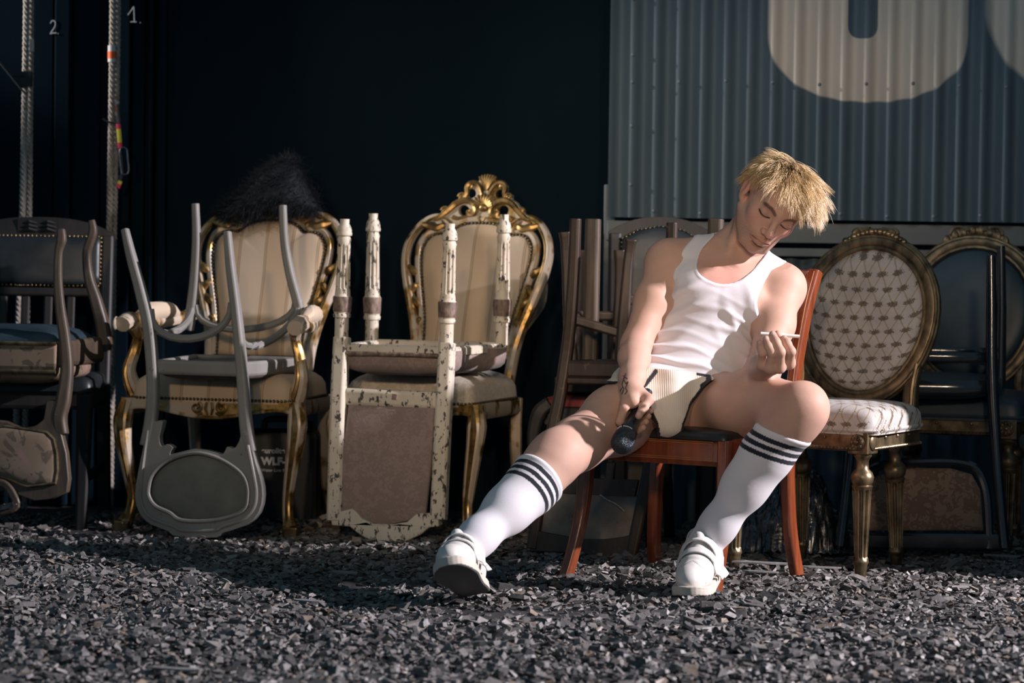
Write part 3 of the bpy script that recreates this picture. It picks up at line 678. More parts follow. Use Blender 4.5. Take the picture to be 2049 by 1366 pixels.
rim = [(300, 860), (293, 910), (287, 960), (286, 1000), (300, 1030), (330, 1045), (352, 1052), (370, 1060), (430, 1060), (450, 1052), (490, 1038), (512, 1015), (517, 985), (512, 950), (500, 890)]
MB().tube([gm(u, z, .016) for u, z in smooth2(to2(rim), 4)], .0055, 7).build('outer_bead', MAT['grey'], o)
MB().pad(fi, .012, gm, 6, 2.5, .012).build('back_upholstery', MAT['greycloth'], o, 80)
zs_ = g(400, 722).z; L_, R_ = g(318, 730).x, g(484, 735).x
DL, DR = FG.pt(392, 660, .40).x, FG.pt(604, 675, .40).x
farL = [FG.pt(*p, .40) for p in ((391, 407), (393, 480), (389, 560), (382, 625), (376, 660))]; farR = [FG.pt(*p, .40) for p in ((566, 410), (569, 480), (580, 545), (597, 610), (604, 660))]
for q in (farL, farR): MB().bar(crom(q, 4), [.022, .026, .030, .034], [.022, .026, .030, .034]).build('leg', MAT['grey'], o, 40, bevel=.004)
MB().bar([(L_-.02, 0, zs_-.022), (R_+.01, 0, zs_-.022)], .045, .03).build('rear_rail', MAT['grey'], o, None, bevel=.003)
MB().bar([(R_, 0, zs_-.022), (DR, .40, zs_-.022)], .024, .045, (0, 0, 1)).build('side_rail', MAT['grey'], o, None, bevel=.003)
MB().bar([(L_, 0, zs_-.022), (DL, .40, zs_-.022)], .024, .045, (0, 0, 1)).build('side_rail', MAT['grey'], o, None, bevel=.003)
MB().bar([(DL, .40, zs_-.022), (DR, .40, zs_-.022)], .045, .024).build('front_rail', MAT['grey'], o, None, bevel=.003)
MAT['web'] = m_noise('seat_webbing', (.10, .075, .07), (.17, .13, .125), 20, .85)
for q in (.1, .3, .5, .7, .9):
    MB().bar([(L_+(R_-L_)*q, .01, zs_-.02), (DL+(DR-DL)*q, .40, zs_-.02)], .045, .004, (0, 0, 1)).build('webbing', MAT['web'], o, None)
for q in (.2, .5, .8): MB().bar([(L_+(DL-L_)*q, .40*q, zs_-.014), (R_+(DR-R_)*q, .40*q, zs_-.014)], .045, .004, (0, 0, 1)).build('webbing', MAT['web'], o, None)
MB().pad(rrect(R_-L_+.02, DR-DL+.02, 0, .41, .03), .035, lambda u, v, q: Vector((u+(L_+R_)/2+((DL+DR)-(L_+R_))/2*v/.4, v, zs_-.03-q)), 6, 3).build('seat_underside_pad', MAT['web'], o, 70)
def ub(p, q, sag, n=12):
    """bentwood brace hanging between two legs"""
    p, q = Vector(p), Vector(q); return [p+(q-p)*(.5-.5*math.cos(math.pi*k/n))-Vector((0, 0, sag*math.sin(math.pi*k/n)**.8)) for k in range(n+1)]
hh = .115
for a, c, s_ in ((g(302, 618), g(463, 605), .10), (g(302, 622), FG.pt(386, 600, .40), .085), (g(482, 665), FG.pt(600, 600, .40), .075), (FG.pt(392, 610, .40), FG.pt(592, 600, .40), .085)):
    MB().tube(ub(a, c, s_), [.010, .012, .013, .012, .010], 8).build('curved_brace', MAT['grey'], o)

# ------------------------------------------------------------------ mahogany chair under the man
FM = Frame(.382, -.025, -34.5)
o = thing('mahogany_chair', 'reddish mahogany dining chair with sabre legs and inlay lines under the seated man', 'chair', FM)
zs2 = .405
for sg in (-1, 1):
    P = [(.222*sg, .022, .40), (.222*sg, .015, .28), (.226*sg, .0, .17), (.232*sg, -.03, .07), (.238*sg, -.062, -.012)]
    l = MB().bar(crom([Vector(p) for p in P], 5), [.046, .040, .036, .034, .036], [.046, .040, .036, .034, .036]).build('leg', MAT['mahog'], o, None, bevel=.003)
    for dx in (-.010, .010): MB().tube(crom([Vector((x+dx, y-r/2-.0005, z)) for (x, y, z), r in zip(P, [.046, .040, .036, .034, .036])], 5), .0012, 5).build('inlay_line', MAT['inlay'], l)
    P = [(.235*sg, .40, -.012), (.222*sg, .375, .12), (.212*sg, .37, .28), (.208*sg, .385, .42), (.206*sg, .415, .58), (.208*sg, .46, .74), (.212*sg, .505, .85)]
    l = MB().bar(crom([Vector(p) for p in P], 5), [.030, .032, .034, .034, .032, .036, .040], [.044, .042, .042, .045, .042, .042, .038], ref=(0, 1, 0)).build('back_leg_and_post', MAT['mahog'], o, None, bevel=.004)
    for dx in (-.009, .009): MB().tube(crom([Vector((x+dx, y-.022, z)) for x, y, z in P[3:]], 5), .0013, 5).build('inlay_line', MAT['inlay'], l)
    MB().bar([(.222*sg, .02, .367), (.209*sg, .37, .367)], .03, .075, (0, 0, 1)).build('side_rail', MAT['mahog'], o, None, bevel=.002)
fr = MB().bar([(-.222, .018, .367), (.222, .018, .367)], .075, .03, (0, 1, 0)).build('front_rail', MAT['mahog'], o, None, bevel=.002)
# note: bar w is across, h along ref
il = MB()
for x0, x1, z0, z1 in ((-.19, .19, .345, .395), (-.184, .184, .350, .390)):
    il.tube([Vector(p) for p in ((x0, .0025, z0), (x1, .0025, z0), (x1, .0025, z1), (x0, .0025, z1))], .0010, 5, True)
il.build('inlay_line', MAT['inlay'], fr)
MB().bar([(-.209, .37, .367), (.209, .37, .367)], .07, .03).build('back_rail', MAT['mahog'], o, None)
MB().pad(rrect(.47, .42, -.006, .36, .02), .022, lambda u, v, q: Vector((u, v, .404+q)), 6, 5).build('seat', MAT['leather'], o, 60)
for z, h, y in ((.81, .085, .49), (.60, .045, .425)):
    sp = MB().bar([(-.205, y, z), (-.1, y+.018, z), (0, y+.022, z), (.1, y+.018, z), (.205, y, z)], h, .02).build('back_splat', MAT['mahog'], o, None, bevel=.003)
    b = MB(); 
    for s_ in (-1, 1): b.tube([(-.19, y-.010, z+s_*h*.32), (0, y+.011, z+s_*h*.32), (.19, y-.010, z+s_*h*.32)], .0012, 5)
    b.build('inlay_line', MAT['inlay'], sp)

# ------------------------------------------------------------------ gold medallion chairs
FL_ = [(0, .024), (.03, .026), (.05, .02), (.07, .017), (.13, .018), (.155, .028), (.19, .033), (.225, .031), (.25, .026), (.262, .030), (.275, .0275), (.30, .0265), (.80, .0185), (.83, .0215), (.845, .0225), (.86, .019), (.875, .0185), (.985, .0135), (1, .012)]
def medallion(F, name, label, fab, gold, w=.40, dep=.30, wb=.30, sh_=0, crest=1.0, tilt=.22):
    o = thing(name, label, 'chair', F); sx, sd = w/2+.055, dep+.10; y0 = -.035
    for x, y in ((-w/2, 0), (w/2, 0)): MB().lathe((x, y, .352), (x, y, -.012), FL_, 20, (.29, .81), 10, .12).build('leg', gold, o, 50)
    for x, y in ((-wb/2, dep), (wb/2, dep)): MB().lathe((x, y, .352), (x*1.03, y+.02, -.012), FL_, 20, (.29, .81), 10, .12).build('leg', gold, o, 50)
    for x in (-w/2, w/2):
        bl = MB().box((x, 0, .378), (.062, .066, .062)).build('corner_block', gold, o, None, bevel=.003)
        r = MB(); r.ball((x, -.034, .380), (.024, .006, .024), 14, 6); r.ball((x, -.040, .380), (.008, .006, .008), 8, 6)
        for k in range(8): a = k*.785; r.ball((x+.0145*math.cos(a), -.039, .380+.0145*math.sin(a)), (.006, .004, .006), 6, 4)
        r.build('rosette', gold, bl)
        r = MB(); s = 1 if x > 0 else -1; r.ball((x+s*.033, 0, .380), (.006, .022, .024), 12, 6); r.build('rosette', gold, bl)
    for a, c, s in (((-w/2, -.02), (w/2, -.02), 'front_apron'), ((w/2+.015, 0), (wb/2+.05, dep+.03), 'side_apron'), ((-w/2-.015, 0), (-wb/2-.05, dep+.03), 'side_apron'), ((-wb/2-.05, dep+.03), (wb/2+.05, dep+.03), 'back_apron')):
        p, q = Vector((*a, .380)), Vector((*c, .380)); ap = MB().bar([p, q], .052, .03, (0, 0, 1)) if 0 else MB().bar([p, q], .030, .052, (0, 0, 1))
        ap = ap.build(s, gold, o, None, bevel=.002); b = MB(); nrm = (q-p).cross(Vector((0, 0, 1))).normalized()
        if s == 'side_apron' and a[0] < 0: nrm = -nrm
        b.tube([p+nrm*.015-Vector((0, 0, .018)), q+nrm*.015-Vector((0, 0, .018))], .0055, 7); n = int((q-p).length/.011)
        for k in range(n): b.ball(p+(q-p)*((k+.5)/n)+nrm*.020-Vector((0, 0, .018)), .0042, 6, 4)
        for k in range(3): b.ball(p+(q-p)*((k+1)/4)+nrm*.016+Vector((0, 0, .010)), .005, 7, 5)
        b.build('beading', gold, ap)
    oc = rrect(w+.105, wb+.14, y0, dep+.06, .05)
    MB().pad(oc, .072, lambda u, v, q: Vector((u, v, .412+q)), 9, 4.2, .012, .0015).build('seat_upholstery', fab, o, 80)
    MB().tube([Vector((u, v, .412)) for u, v in oc], .006, 6, True).build('seat_braid', fab, o)
    cz_, bw, bh = .703, .205, .228; yb = dep+.06
    bk = lambda u, z, q=0.0: Vector((u, yb+tilt*(z-.46)-q+.35*u*u*0, z))
    def egg(sw, sh): return [(sw*math.cos(a)*(1+.07*math.sin(a)), cz_+sh*math.sin(a)) for a in [6.283*k/44 for k in range(44)]]
    frm = [bk(u, z) for u, z in egg(bw, bh)]
    MB().tube(frm, .026, 10, True, a=1.0, b=.75).build('back_frame', gold, o)
    for s_, r in ((.92, .007), (1.09, .006)): MB().tube([bk(u, z, .016) for u, z in egg(bw*s_, bh*(s_+.01 if s_ < 1 else s_-.02))], r, 7, True).build('frame_moulding', gold, o)
    MB().pad(egg(bw*.89, bh*.90), .04, bk, 9, 3, .012, .001).build('back_upholstery', fab, o, 80)
    MB().tube([bk(u, z, .006) for u, z in egg(bw*.87, bh*.88)], .006, 6, True).build('back_braid', fab, o)
    cb = MB()
    for k in range(-7, 8):
        a = math.pi/2+k*.062; u, z = bw*1.02*math.cos(a)*(1+.07*math.sin(a)), cz_+bh*1.10*math.sin(a)
        cb.ball(bk(u, z+.004*crest*(2-abs(k)*.25), .008+.004*(k % 2)), (.012, .011, (.009+.005*((k*k) % 3)/2)*crest), 8, 6)
    for s_ in (-1, 1):
        cb.tube([bk(s_*u, z, .012) for u, z in spiral(.055, cz_+bh*1.10, .016*crest, 1.4)], [.007, .003], 6)
        cb.tube([bk(s_*u, z, .010) for u, z in ((.02, cz_+bh*1.16), (.05, cz_+bh*1.15), (.09, cz_+bh*1.03))], [.008*crest, .007, .003], 6)
    cb.build('crest_carving', gold, o)
    for s_ in (-1, 1):
        P = [bk(s_*.172, .585), bk(s_*.165, .53)+Vector((0, .002, 0)), bk(s_*.168, .47), Vector((s_*(wb/2+.025), yb-.005, .40)), Vector((s_*(wb/2+.02), yb-.01, .36))]
        MB().bar(crom(P, 4), [.040, .042, .044, .046], [.034, .036, .04, .044]).build('back_support', gold, o, None, bevel=.006)
        MB().tube(crom([p+Vector((s_*.012, -.021, 0)) for p in P], 4), .006, 6).build('support_bead', gold, o)
    return o
FC = Frame(.808, .30, -33); FD = Frame(1.29, .95, -20)
medallion(FC, 'medallion_chair', 'gold oval-backed chair upholstered in pale trellis and sprig fabric', MAT['trellis'], MAT['oldgold'])
medallion(FD, 'dark_medallion_chair', 'tarnished gold oval-backed chair with dark blue upholstery under the black chair', MAT['bluevinyl'], MAT['darkgold'], crest=1.7, w=.42, dep=.34, wb=.32)

# ------------------------------------------------------------------ black bentwood chair, upside down
FN = Frame(W(1845, 900, .80).x, .80, -6)
o = thing('upturned_black_chair', 'upside-down glossy black bentwood chair with brown damask back panel', 'chair', FN)
n_ = lambda px, py, ly=0, t_=.10: FN.pt(px, py, ly, t_, .58)
for L in ([(1983, 512), (1984, 620), (1984, 720), (1988, 820), (1996, 940), (2004, 1030), (2010, 1096)], [(1712, 512), (1714, 620), (1712, 720), (1706, 820), (1697, 940), (1688, 1030), (1681, 1092)]):
    MB().tube(crom([n_(*p) for p in L], 4), [.014, .0165, .018, .018, .017, .016, .016], 12).build('leg_and_back_post', MAT['lacquer'], o)
for px in (2003, 1738): MB().tube([FN.pt(px, 492, .42), FN.pt(px+1, 620, .41), FN.pt(px-2, 772, .40)], [.013, .016, .018], 12).build('leg', MAT['lacquer'], o)
x0, x1 = n_(1713, 715).x, n_(1985, 715).x; zc = n_(1850, 775).z
def rr(w_, d_, z, xo=0): return [Vector(((x0+x1)/2+xo+u, v, z)) for u, v in smooth2(rrect(w_, w_+.04, -.01, d_, .12), 1, True)]
MB().tube(rr(x1-x0+.02, .43, n_(1850, 713).z), .012, 8, True, a=.8, b=1.3, ref=(0, 0, 1)).build('leg_hoop', MAT['lacquer'], o)
MB().tube(rr(x1-x0+.03, .44, zc), .022, 8, True, a=.8, b=1.15, ref=(0, 0, 1)).build('seat_frame', MAT['lacquer'], o)
cx_ = (x0+x1)/2
MB().pad([(p.x, p.y) for p in rr(x1-x0, .42, 0)], .03, lambda u, v, q: Vector((u, v, zc-.01-q)), 6, 3).build('seat_underside', MAT['bluevinyl'], o, 70)
MB().pad([(p.x, p.y) for p in rr(x1-x0, .42, 0)], .022, lambda u, v, q: Vector((u, v, zc+.012+q)), 6, 3).build('seat_lining', MAT['bluevinyl'], o, 70)
nm = lambda u, z, q=0.0: Vector((u, .10*(z-.58)-q+.01, z))
arch = [n_(*p) for p in ((1718, 1095), (1716, 1040), (1720, 985), (1735, 948), (1770, 930), (1840, 925), (1910, 925), (1950, 936), (1968, 965), (1976, 1010), (1980, 1098))]
MB().tube(crom([nm(p.x, p.z) for p in arch], 4), .014, 10).build('back_arch', MAT['lacquer'], o)
pn = [n_(*p) for p in ((1728, 1062), (1726, 1000), (1740, 960), (1775, 942), (1840, 937), (1905, 938), (1945, 950), (1962, 980), (1968, 1062))]
MB().pad([(p.x, p.z) for p in pn][::-1], .012, nm, 6, 3, .01).build('back_upholstery', MAT['browndamask'], o, 70)
p0, p1 = n_(1700, 1082), n_(2008, 1086); MB().bar([nm(p0.x, p0.z), nm(p1.x, p1.z)], .052, .026).build('back_rail', MAT['lacquer'], o, None, bevel=.004)

# ------------------------------------------------------------------ upright dark leather dining chairs
def leather_chair(F, name, label, w, zt_, zb_, arch_, zs, mat=MAT['blkwood'], dep=.42, nails=MAT['brass'], hseat=.45, carve=False):
    o = thing(name, label, 'chair', F); bk = lambda u, z, q=0.0: Vector((u, dep+.16*(z-hseat)-q, z)); h = w/2
    for s_ in (-1, 1):
        MB().bar([bk(s_*h, zt_-arch_-.005), bk(s_*h, .6), bk(s_*h, .42), Vector((s_*h, dep+.05, -.01))], .042, .038).build('back_post', mat, o, None, bevel=.003)
        MB().bar([(s_*(h-.005), .02, hseat-.03), (s_*(h-.015), .015, -.012)], [.05, .036], [.05, .036]).build('leg', mat, o, None, bevel=.003)
        MB().bar([(s_*h, .02, hseat-.045), (s_*h, dep, hseat-.045)], .025, .07, (0, 0, 1)).build('side_rail', mat, o, None)
        MB().bar([(s_*h, .03, .16), (s_*h, dep+.02, .16)], .02, .03, (0, 0, 1)).build('stretcher', mat, o, None)
    top = [(-h-.02, zt_-arch_-.012), (-h-.018, zt_-arch_+.004), (-h*.75, zt_-arch_*.35), (-h*.4, zt_-.004), (0, zt_), (h*.4, zt_-.004), (h*.75, zt_-arch_*.35), (h+.018, zt_-arch_+.004), (h+.02, zt_-arch_-.012)]
    ol = smooth2(top, 4)+[(h, zs), (-h, zs)]
    MB().plate(ol, [], .028, bk).build('crest_rail', mat, o, 40, bevel=.004)
    if carve:
        c = MB(); 
        for s_ in (-1, 1):
            for k in range(3): c.tube([bk(s_*.004, zs+.016+.012*k, .016), bk(s_*.03, zs+.022+.012*k, .022), bk(s_*.058, zs+.014+.013*k, .016)], [.004, .007, .003], 6)
        c.box(bk(0, zs+.028, .0145), (.135, .006, .056)); c.build('carved_panel', mat, o)
    pad = [(-h+.02, zb_), (h-.02, zb_), (h-.02, zs)]+([(h-.03, zs+.004), (h*.5, zs+arch_*.55), (0, zs+arch_*.8), (-h*.5, zs+arch_*.55), (-h+.03, zs+.004)] if not carve else [])+[(-h+.02, zs)]
    res = []
    for a, c in zip(pad, pad[1:]+pad[:1]):
        m = max(1, int(math.hypot(c[0]-a[0], c[1]-a[1])/.03))
        res += [(a[0]+(c[0]-a[0])*k/m, a[1]+(c[1]-a[1])*k/m) for k in range(m)]
    MB().pad(res, .02, lambda u, v, q: bk(u, v, q+.014), 7, 4, .02, .002).build('back_upholstery', MAT['leather'], o, 80)
    MB().studs([bk(u, v, .020) for u, v in res+res[:1]], .0045, .0135).build('back_nail_trim', nails, o, 60, 'stuff')
    MB().bar([bk(-h, zb_-.02), bk(h, zb_-.02)], .035, .028).build('lower_rail', mat, o, None, bevel=.003)
    for u in (-.11, -.037, .037, .11): MB().bar([bk(u, zb_-.03), bk(u, hseat-.04)], .028, .012).build('slat', mat, o, None)
    for y in (.02, dep): MB().bar([(-h, y, hseat-.045), (h, y, hseat-.045)], .07, .026).build('rail', mat, o, None, bevel=.003)
    MB().pad(rrect(w+.04, w+.02, -.005, dep-.01, .03), .045, lambda u, v, q: Vector((u, v, hseat-.012+q)), 7, 4, .01).build('seat_upholstery', MAT['leather'], o, 70)
    return o
FH = Frame(W(165, 900, 1.27).x-.215, 1.27, 0)
leather_chair(FH, 'leather_dining_chair', 'upright black leather chair with brass nails and carved crest at left edge', .45, W(80, 434, 1.75).z, W(100, 570, 1.75).z, .055, W(100, 472, 1.75).z, carve=True)
FGc = Frame(W(1322, 600, 1.32).x, .93, 0)
leather_chair(FGc, 'tall_leather_chair', 'tall dark chair with arched studded leather back behind the seated man', .285, W(1320, 434, 1.38).z, .56, .05, W(1320, 462, 1.38).z-.025, nails=MAT['bronze'], dep=.40)

# ------------------------------------------------------------------ floral chair, upside down at the left edge
FJ = Frame(W(125, 700, 1.02).x-.205, 1.02, -8)
o = thing('upturned_floral_chair', 'upside-down brown chair with floral tapestry back on the black leather chair', 'chair', FJ)
j = lambda px, py, ly=0, t_=.10: FJ.pt(px, py, ly, t_, .6)
jm = lambda u, z, q=0.0: Vector((u, .10*(z-.6)-q, z))
rp = [j(*p) for p in ((122, 458), (123, 480), (117, 505), (116, 560), (121, 620), (130, 680), (134, 740), (127, 800), (119, 835), (124, 870))]
sym = lambda L: [Vector((-p.x, p.y, p.z)) for p in L]
fr_ = [FJ.pt(*p, .38) for p in ((183, 440), (186, 465), (174, 505), (178, 555), (192, 600), (205, 650), (210, 690))]
RR = [.024, .030, .024, .026, .030, .034, .038, .044, .044, .04]
for L in (rp, sym(rp)): MB().bar(crom(L, 4), RR, [r*.9 for r in RR]).build('leg_and_back_post', MAT['brnwood'], o, 40, bevel=.005)
for L in (fr_, sym(fr_)): MB().bar(crom(L, 4), [.020, .028, .026, .034, .040, .046], [.020, .028, .026, .034, .040, .046]).build('leg', MAT['brnwood'], o, 40, bevel=.006)
xr = j(116, 700).x; zt2, zb2 = j(60, 686).z, j(60, 742).z; xf = FJ.pt(200, 700, .38).x
MB().bar([(-xr, -.012, (zt2+zb2)/2), (xr, -.012, (zt2+zb2)/2)], zt2-zb2, .03).build('seat_border', MAT['floral'], o, None, bevel=.006)
for z in (zt2, zb2): MB().tube([(-xr, -.028, z), (xr, -.028, z)], .006, 7).build('seat_braid', MAT['oldgold'], o)
for s_ in (-1, 1): MB().bar([(s_*xr, 0, (zt2+zb2)/2+.01), (s_*xf, .38, (zt2+zb2)/2+.01)], .03, .08, (0, 0, 1)).build('side_rail', MAT['brnwood'], o, None, bevel=.006)
MB().bar([(-xf, .38, (zt2+zb2)/2+.01), (xf, .38, (zt2+zb2)/2+.01)], .08, .04).build('front_rail', MAT['floral'], o, None, bevel=.006)
MB().pad(rrect(2*xr+.02, 2*xf-.02, .0, .38, .05), .055, lambda u, v, q: Vector((u, v, zt2-.004+q)), 7, 2.5, .01, .003).build('dust_cover', MAT['bluevinyl'], o, 80)
MB().pad(rrect(2*xr+.02, 2*xf-.02, .0, .38, .05), .045, lambda u, v, q: Vector((u, v, zb2-q)), 7, 3, .01).build('seat_upholstery', MAT['floral'], o, 80)
hb = [(0, .905), (40, 880), (80, 862), (100, 842), (104, 800)]
HB = [j(*p) for p in ((16, 842), (50, 856), (75, 850), (90, 838), (96, 800), (118, 800), (122, 850), (136, 905), (141, 958), (137, 985), (110, 997), (70, 1001), (40, 990), (28, 978))]
hf = [(p.x, p.z) for p in HB]; x_m = j(-60, 900).x
xc_ = -.205+.0
outl = [(u, z) for u, z in hf]; outl2 = [(-u, z) for u, z in hf[::-1]]
MB().plate(outl+[(0, hf[-1][1]-.012)]+outl2+[(0, hf[0][1]+.004)], [], .036, jm).build('back_frame', MAT['brnwood'], o, 40, bevel=.006)
PF = [j(*p) for p in ((16, 852), (60, 858), (98, 864), (112, 878), (118, 905), (119, 940), (115, 965), (60, 972), (34, 960))]
pf = [(p.x, p.z) for p in PF]
pol = pf+[(0, pf[-1][1]+.02)]+[(-u, z) for u, z in pf[::-1]]+[(0, pf[0][1]-.006)]
res = []
for a, c in zip(pol, pol[1:]+pol[:1]): res += [(a[0]+(c[0]-a[0])*k/3, a[1]+(c[1]-a[1])*k/3) for k in range(3)]
MB().pad(res, .016, lambda u, v, q: jm(u, v, q+.018), 7, 3, .01).build('back_upholstery', MAT['floral'], o, 80)
MB().tube([jm(u, v, .022) for u, v in res], .0055, 6, True).build('back_braid', MAT['oldgold'], o)
b = MB(); cpt = [j(*p) for p in ((-4, 962), (16, 968), (30, 985), (38, 1010), (14, 1020), (-6, 1022))]
b.bar(crom([p+Vector((0, -.03, 0)) for p in cpt], 4), .024, .016); br = b.build('crest_scroll', MAT['brnwood'], o, None, bevel=.004)
b = MB(); p = j(20, 1010)+Vector((0, -.045, 0)); b.box(p, (.05, .008, .016), Matrix.Rotation(-.25, 3, 'Y')); b.build('metal_bracket', MAT['steel'], o, None)
b = MB(); 
for px in (18, 42): b.ball(j(px, 1006)+Vector((0, -.05, 0)), .0035)
b.build('bracket_screw', MAT['brass'], o)

# ------------------------------------------------------------------ dark wooden stack behind the man
FE = Frame(W(1160, 1000, .66).x, .66, -16)
o = thing('upturned_wooden_chair', 'upside-down worn brown wooden chair with torn leather back behind the man', 'chair', FE)
TE = .20
e = lambda px, py, ly=0, t_=TE: FE.pt(px, py, ly, t_, .55)
em = lambda u, z, q=0.0: Vector((u, TE*(z-.55)-q, z))
for L in ([(1152, 437), (1149, 520), (1143, 620), (1135, 700), (1121, 790), (1104, 870), (1086, 970), (1066, 1098)], [(1345, 445), (1342, 560), (1334, 700), (1322, 800), (1308, 890), (1290, 985), (1262, 1118)]):
    MB().bar(crom([e(*p, 0, 0 if p[1] < 700 else TE*.4) for p in L], 4), [.032, .034, .036, .036, .036], [.030, .032, .034, .034, .030]).build('leg_and_back_post', MAT['dkwood'], o, None, bevel=.003)
for px, p2 in ((1187, 1180), (1433, 1420)):
    MB().bar([FE.pt(px, 438, .42), FE.pt(p2, 755, .40)], .046, .036).build('leg', MAT['brnwood'], o, None, bevel=.003)
q0, q1 = e(1138, 738), e(1325, 742); MB().bar([q0, q1], .052, .03).build('seat_rail', MAT['dkwood'], o, None, bevel=.003)
MB().bar([q0-Vector((0, 0, .034)), q1-Vector((0, 0, .034))], .022, .04).build('rail_moulding', MAT['dkwood'], o, None, bevel=.003)
for a, c in ((q0, FE.pt(1182, 735, .40)), (q1, FE.pt(1424, 735, .40))): MB().bar([a, c], .03, .05, (0, 0, 1)).build('side_rail', MAT['dkwood'], o, None)
MB().bar([FE.pt(1182, 735, .40), FE.pt(1424, 735, .40)], .05, .03).build('front_rail', MAT['dkwood'], o, None)
tb = .4*TE; eb = lambda px, py: FE.pt(px, py, 0, tb, .55); ebm = lambda u, z, q=0.0: Vector((u, tb*(z-.55)-q, z))
def pl(L, th, name, mat, off=0, bev=.003):
    P = [eb(*p) for p in L]; return MB().plate([(p.x, p.z) for p in P], [], th, lambda u, z, q: ebm(u, z, q+off)).build(name, mat, o, None, bevel=bev)
pl([(1092, 952), (1279, 960), (1272, 993), (1088, 984)], .022, 'back_rail', MAT['dkwood'])
pl([(1060, 1102), (1076, 1060), (1110, 1068), (1160, 1077), (1210, 1078), (1248, 1074), (1272, 1066), (1262, 1122), (1200, 1112), (1120, 1104)], .026, 'crest_rail', MAT['dkwood'])
MAT['wornleather'] = m_noise('cracked_brown_leather', (.085, .06, .042), (.26, .21, .17), 11, .25, 0, None, .3, .72, .5, 0, .7, 0, .45)
pl([(1086, 982), (1205, 988), (1280, 990), (1270, 1030), (1262, 1072), (1210, 1080), (1160, 1079), (1072, 1062)], .012, 'back_leather', MAT['wornleather'], -.004)
MB().tube(crom([ebm(*[(lambda q: (q.x, q.z))(eb(*p))][0], .014) for p in ((1203, 989), (1216, 998), (1236, 1008), (1252, 1022))], 4), [.004, .003, .0025, .002], 5).build('torn_edge', MAT['rope'], o)
pl([(1215, 925), (1232, 925), (1228, 960), (1212, 960)], .02, 'slat', MAT['dkwood'])
pl([(1128, 925), (1142, 925), (1138, 958), (1122, 958)], .02, 'slat', MAT['dkwood'])

FS = Frame(W(1196, 800, .92).x, .92, 0)
o = thing('upturned_stool', 'upside-down dark wooden stool with flared feet stacked behind the man\'s elbow', 'stool', FS)
st = lambda px, py, ly=0: FS.pt(px, py, ly)
legs = [([(1262, 479), (1260, 498), (1255, 540), (1248, 640), (1240, 760)], 0), ([(1130, 464), (1132, 500), (1137, 600), (1146, 770)], .02), ([(1240, 500), (1238, 600), (1232, 760)], .30), ([(1165, 500), (1163, 600), (1160, 760)], .30)]
for L, ly in legs: MB().bar(crom([st(*p, ly) for p in L], 4), [.038, .03, .03, .038, .042], [.036, .028, .028, .032]).build('leg', MAT['dkwood'], o, None, bevel=.003)
for a, c in ((st(1150, 640, .02), st(1247, 668, 0)), (st(1247, 600), st(1300, 600, .02)), (st(1150, 645, .02), st(1165, 630, .3)), (st(1165, 632, .3), st(1236, 632, .3))): MB().bar([a, c], .03, .018, (0, 0, 1) if 0 else (0, 1, 0)).build('stretcher', MAT['dkwood'], o, None, bevel=.002)
z_ = st(1200, 765).z; MB().box(((st(1146, 765).x+st(1240, 765).x)/2, .15, z_-.015), (.24, .36, .03)).build('seat', MAT['dkwood'], o, None, bevel=.004)

FI = Frame(W(1195, 900, .86).x, .86, -10)
o = thing('red_seat_chair', 'dark curved-leg chair with red seat pad at the bottom of the stack behind the man', 'chair', FI)
i_ = lambda px, py, ly=0: FI.pt(px, py, ly)
MAT['red'] = m_noise('red_cloth', (.16, .02, .018), (.26, .045, .038), 12, .8)
LL = [i_(*p) for p in ((1102, 806), (1080, 826), (1068, 870), (1070, 915), (1084, 960), (1092, 1020), (1080, 1092))]
for L in (LL, sym(LL)): MB().bar(crom(L, 5), [.042, .046, .038, .03, .028, .026, .034], [.042, .046, .038, .03, .028, .026, .034]).build('leg', MAT['blkwood'], o, 40, bevel=.006)
for s_ in (-1, 1): MB().bar([(s_*.16, .34, .44), (s_*.165, .36, .2), (s_*.17, .42, -.01)], .032, .032).build('leg', MAT['blkwood'], o, None, bevel=.003)
for a, c in (((-.15, .01), (.15, .01)), ((-.15, .01), (-.16, .34)), ((.15, .01), (.16, .34)), ((-.16, .34), (.16, .34))): MB().bar([(*a, .40), (*c, .40)], .03, .06, (0, 0, 1)).build('rail', MAT['blkwood'], o, None)
MB().pad(rrect(.36, .34, -.01, .35, .05), .03, lambda u, v, q: Vector((u, v, .43+q)), 6, 3).build('seat_upholstery', MAT['red'], o, 70)

# ================================================================== the seated man (smooth implicit surfaces, meshed)
import openvdb as vdb
f32 = np.float32
class Prim:
    def __init__(s, f, c, R, k, op='u'): s.f, s.c, s.R, s.k, s.op = f, np.array(c, float), R, k, op
def cap(a, b, ra, rb, k=.02, op='u'):
    a, b = np.array(a, float), np.array(b, float); ba = b-a; L2 = float(ba @ ba)+1e-12
    def f(X, Y, Z):
        x, y, z = X-f32(a[0]), Y-f32(a[1]), Z-f32(a[2])
        t = np.clip((x*f32(ba[0])+y*f32(ba[1])+z*f32(ba[2]))/f32(L2), 0, 1)
        return np.sqrt((x-t*f32(ba[0]))**2+(y-t*f32(ba[1]))**2+(z-t*f32(ba[2]))**2)-(f32(ra)+f32(rb-ra)*t)
    return Prim(f, (a+b)/2, math.sqrt(L2)/2+max(ra, rb), k, op)
def ellp(c, r, k=.02, R=None, op='u'):
    c = np.array(c, float); R = np.eye(3) if R is None else np.array(R, float)   # rows: local axes in world
    def f(X, Y, Z):
        x, y, z = X-f32(c[0]), Y-f32(c[1]), Z-f32(c[2]); q = [x*f32(R[i, 0])+y*f32(R[i, 1])+z*f32(R[i, 2]) for i in range(3)]
        k0 = np.sqrt(sum((q[i]/f32(r[i]))**2 for i in range(3))); k1 = np.sqrt(sum((q[i]/f32(r[i]**2))**2 for i in range(3)))+f32(1e-9)
        return k0*(k0-1)/k1
    return Prim(f, c, max(r), k, op)
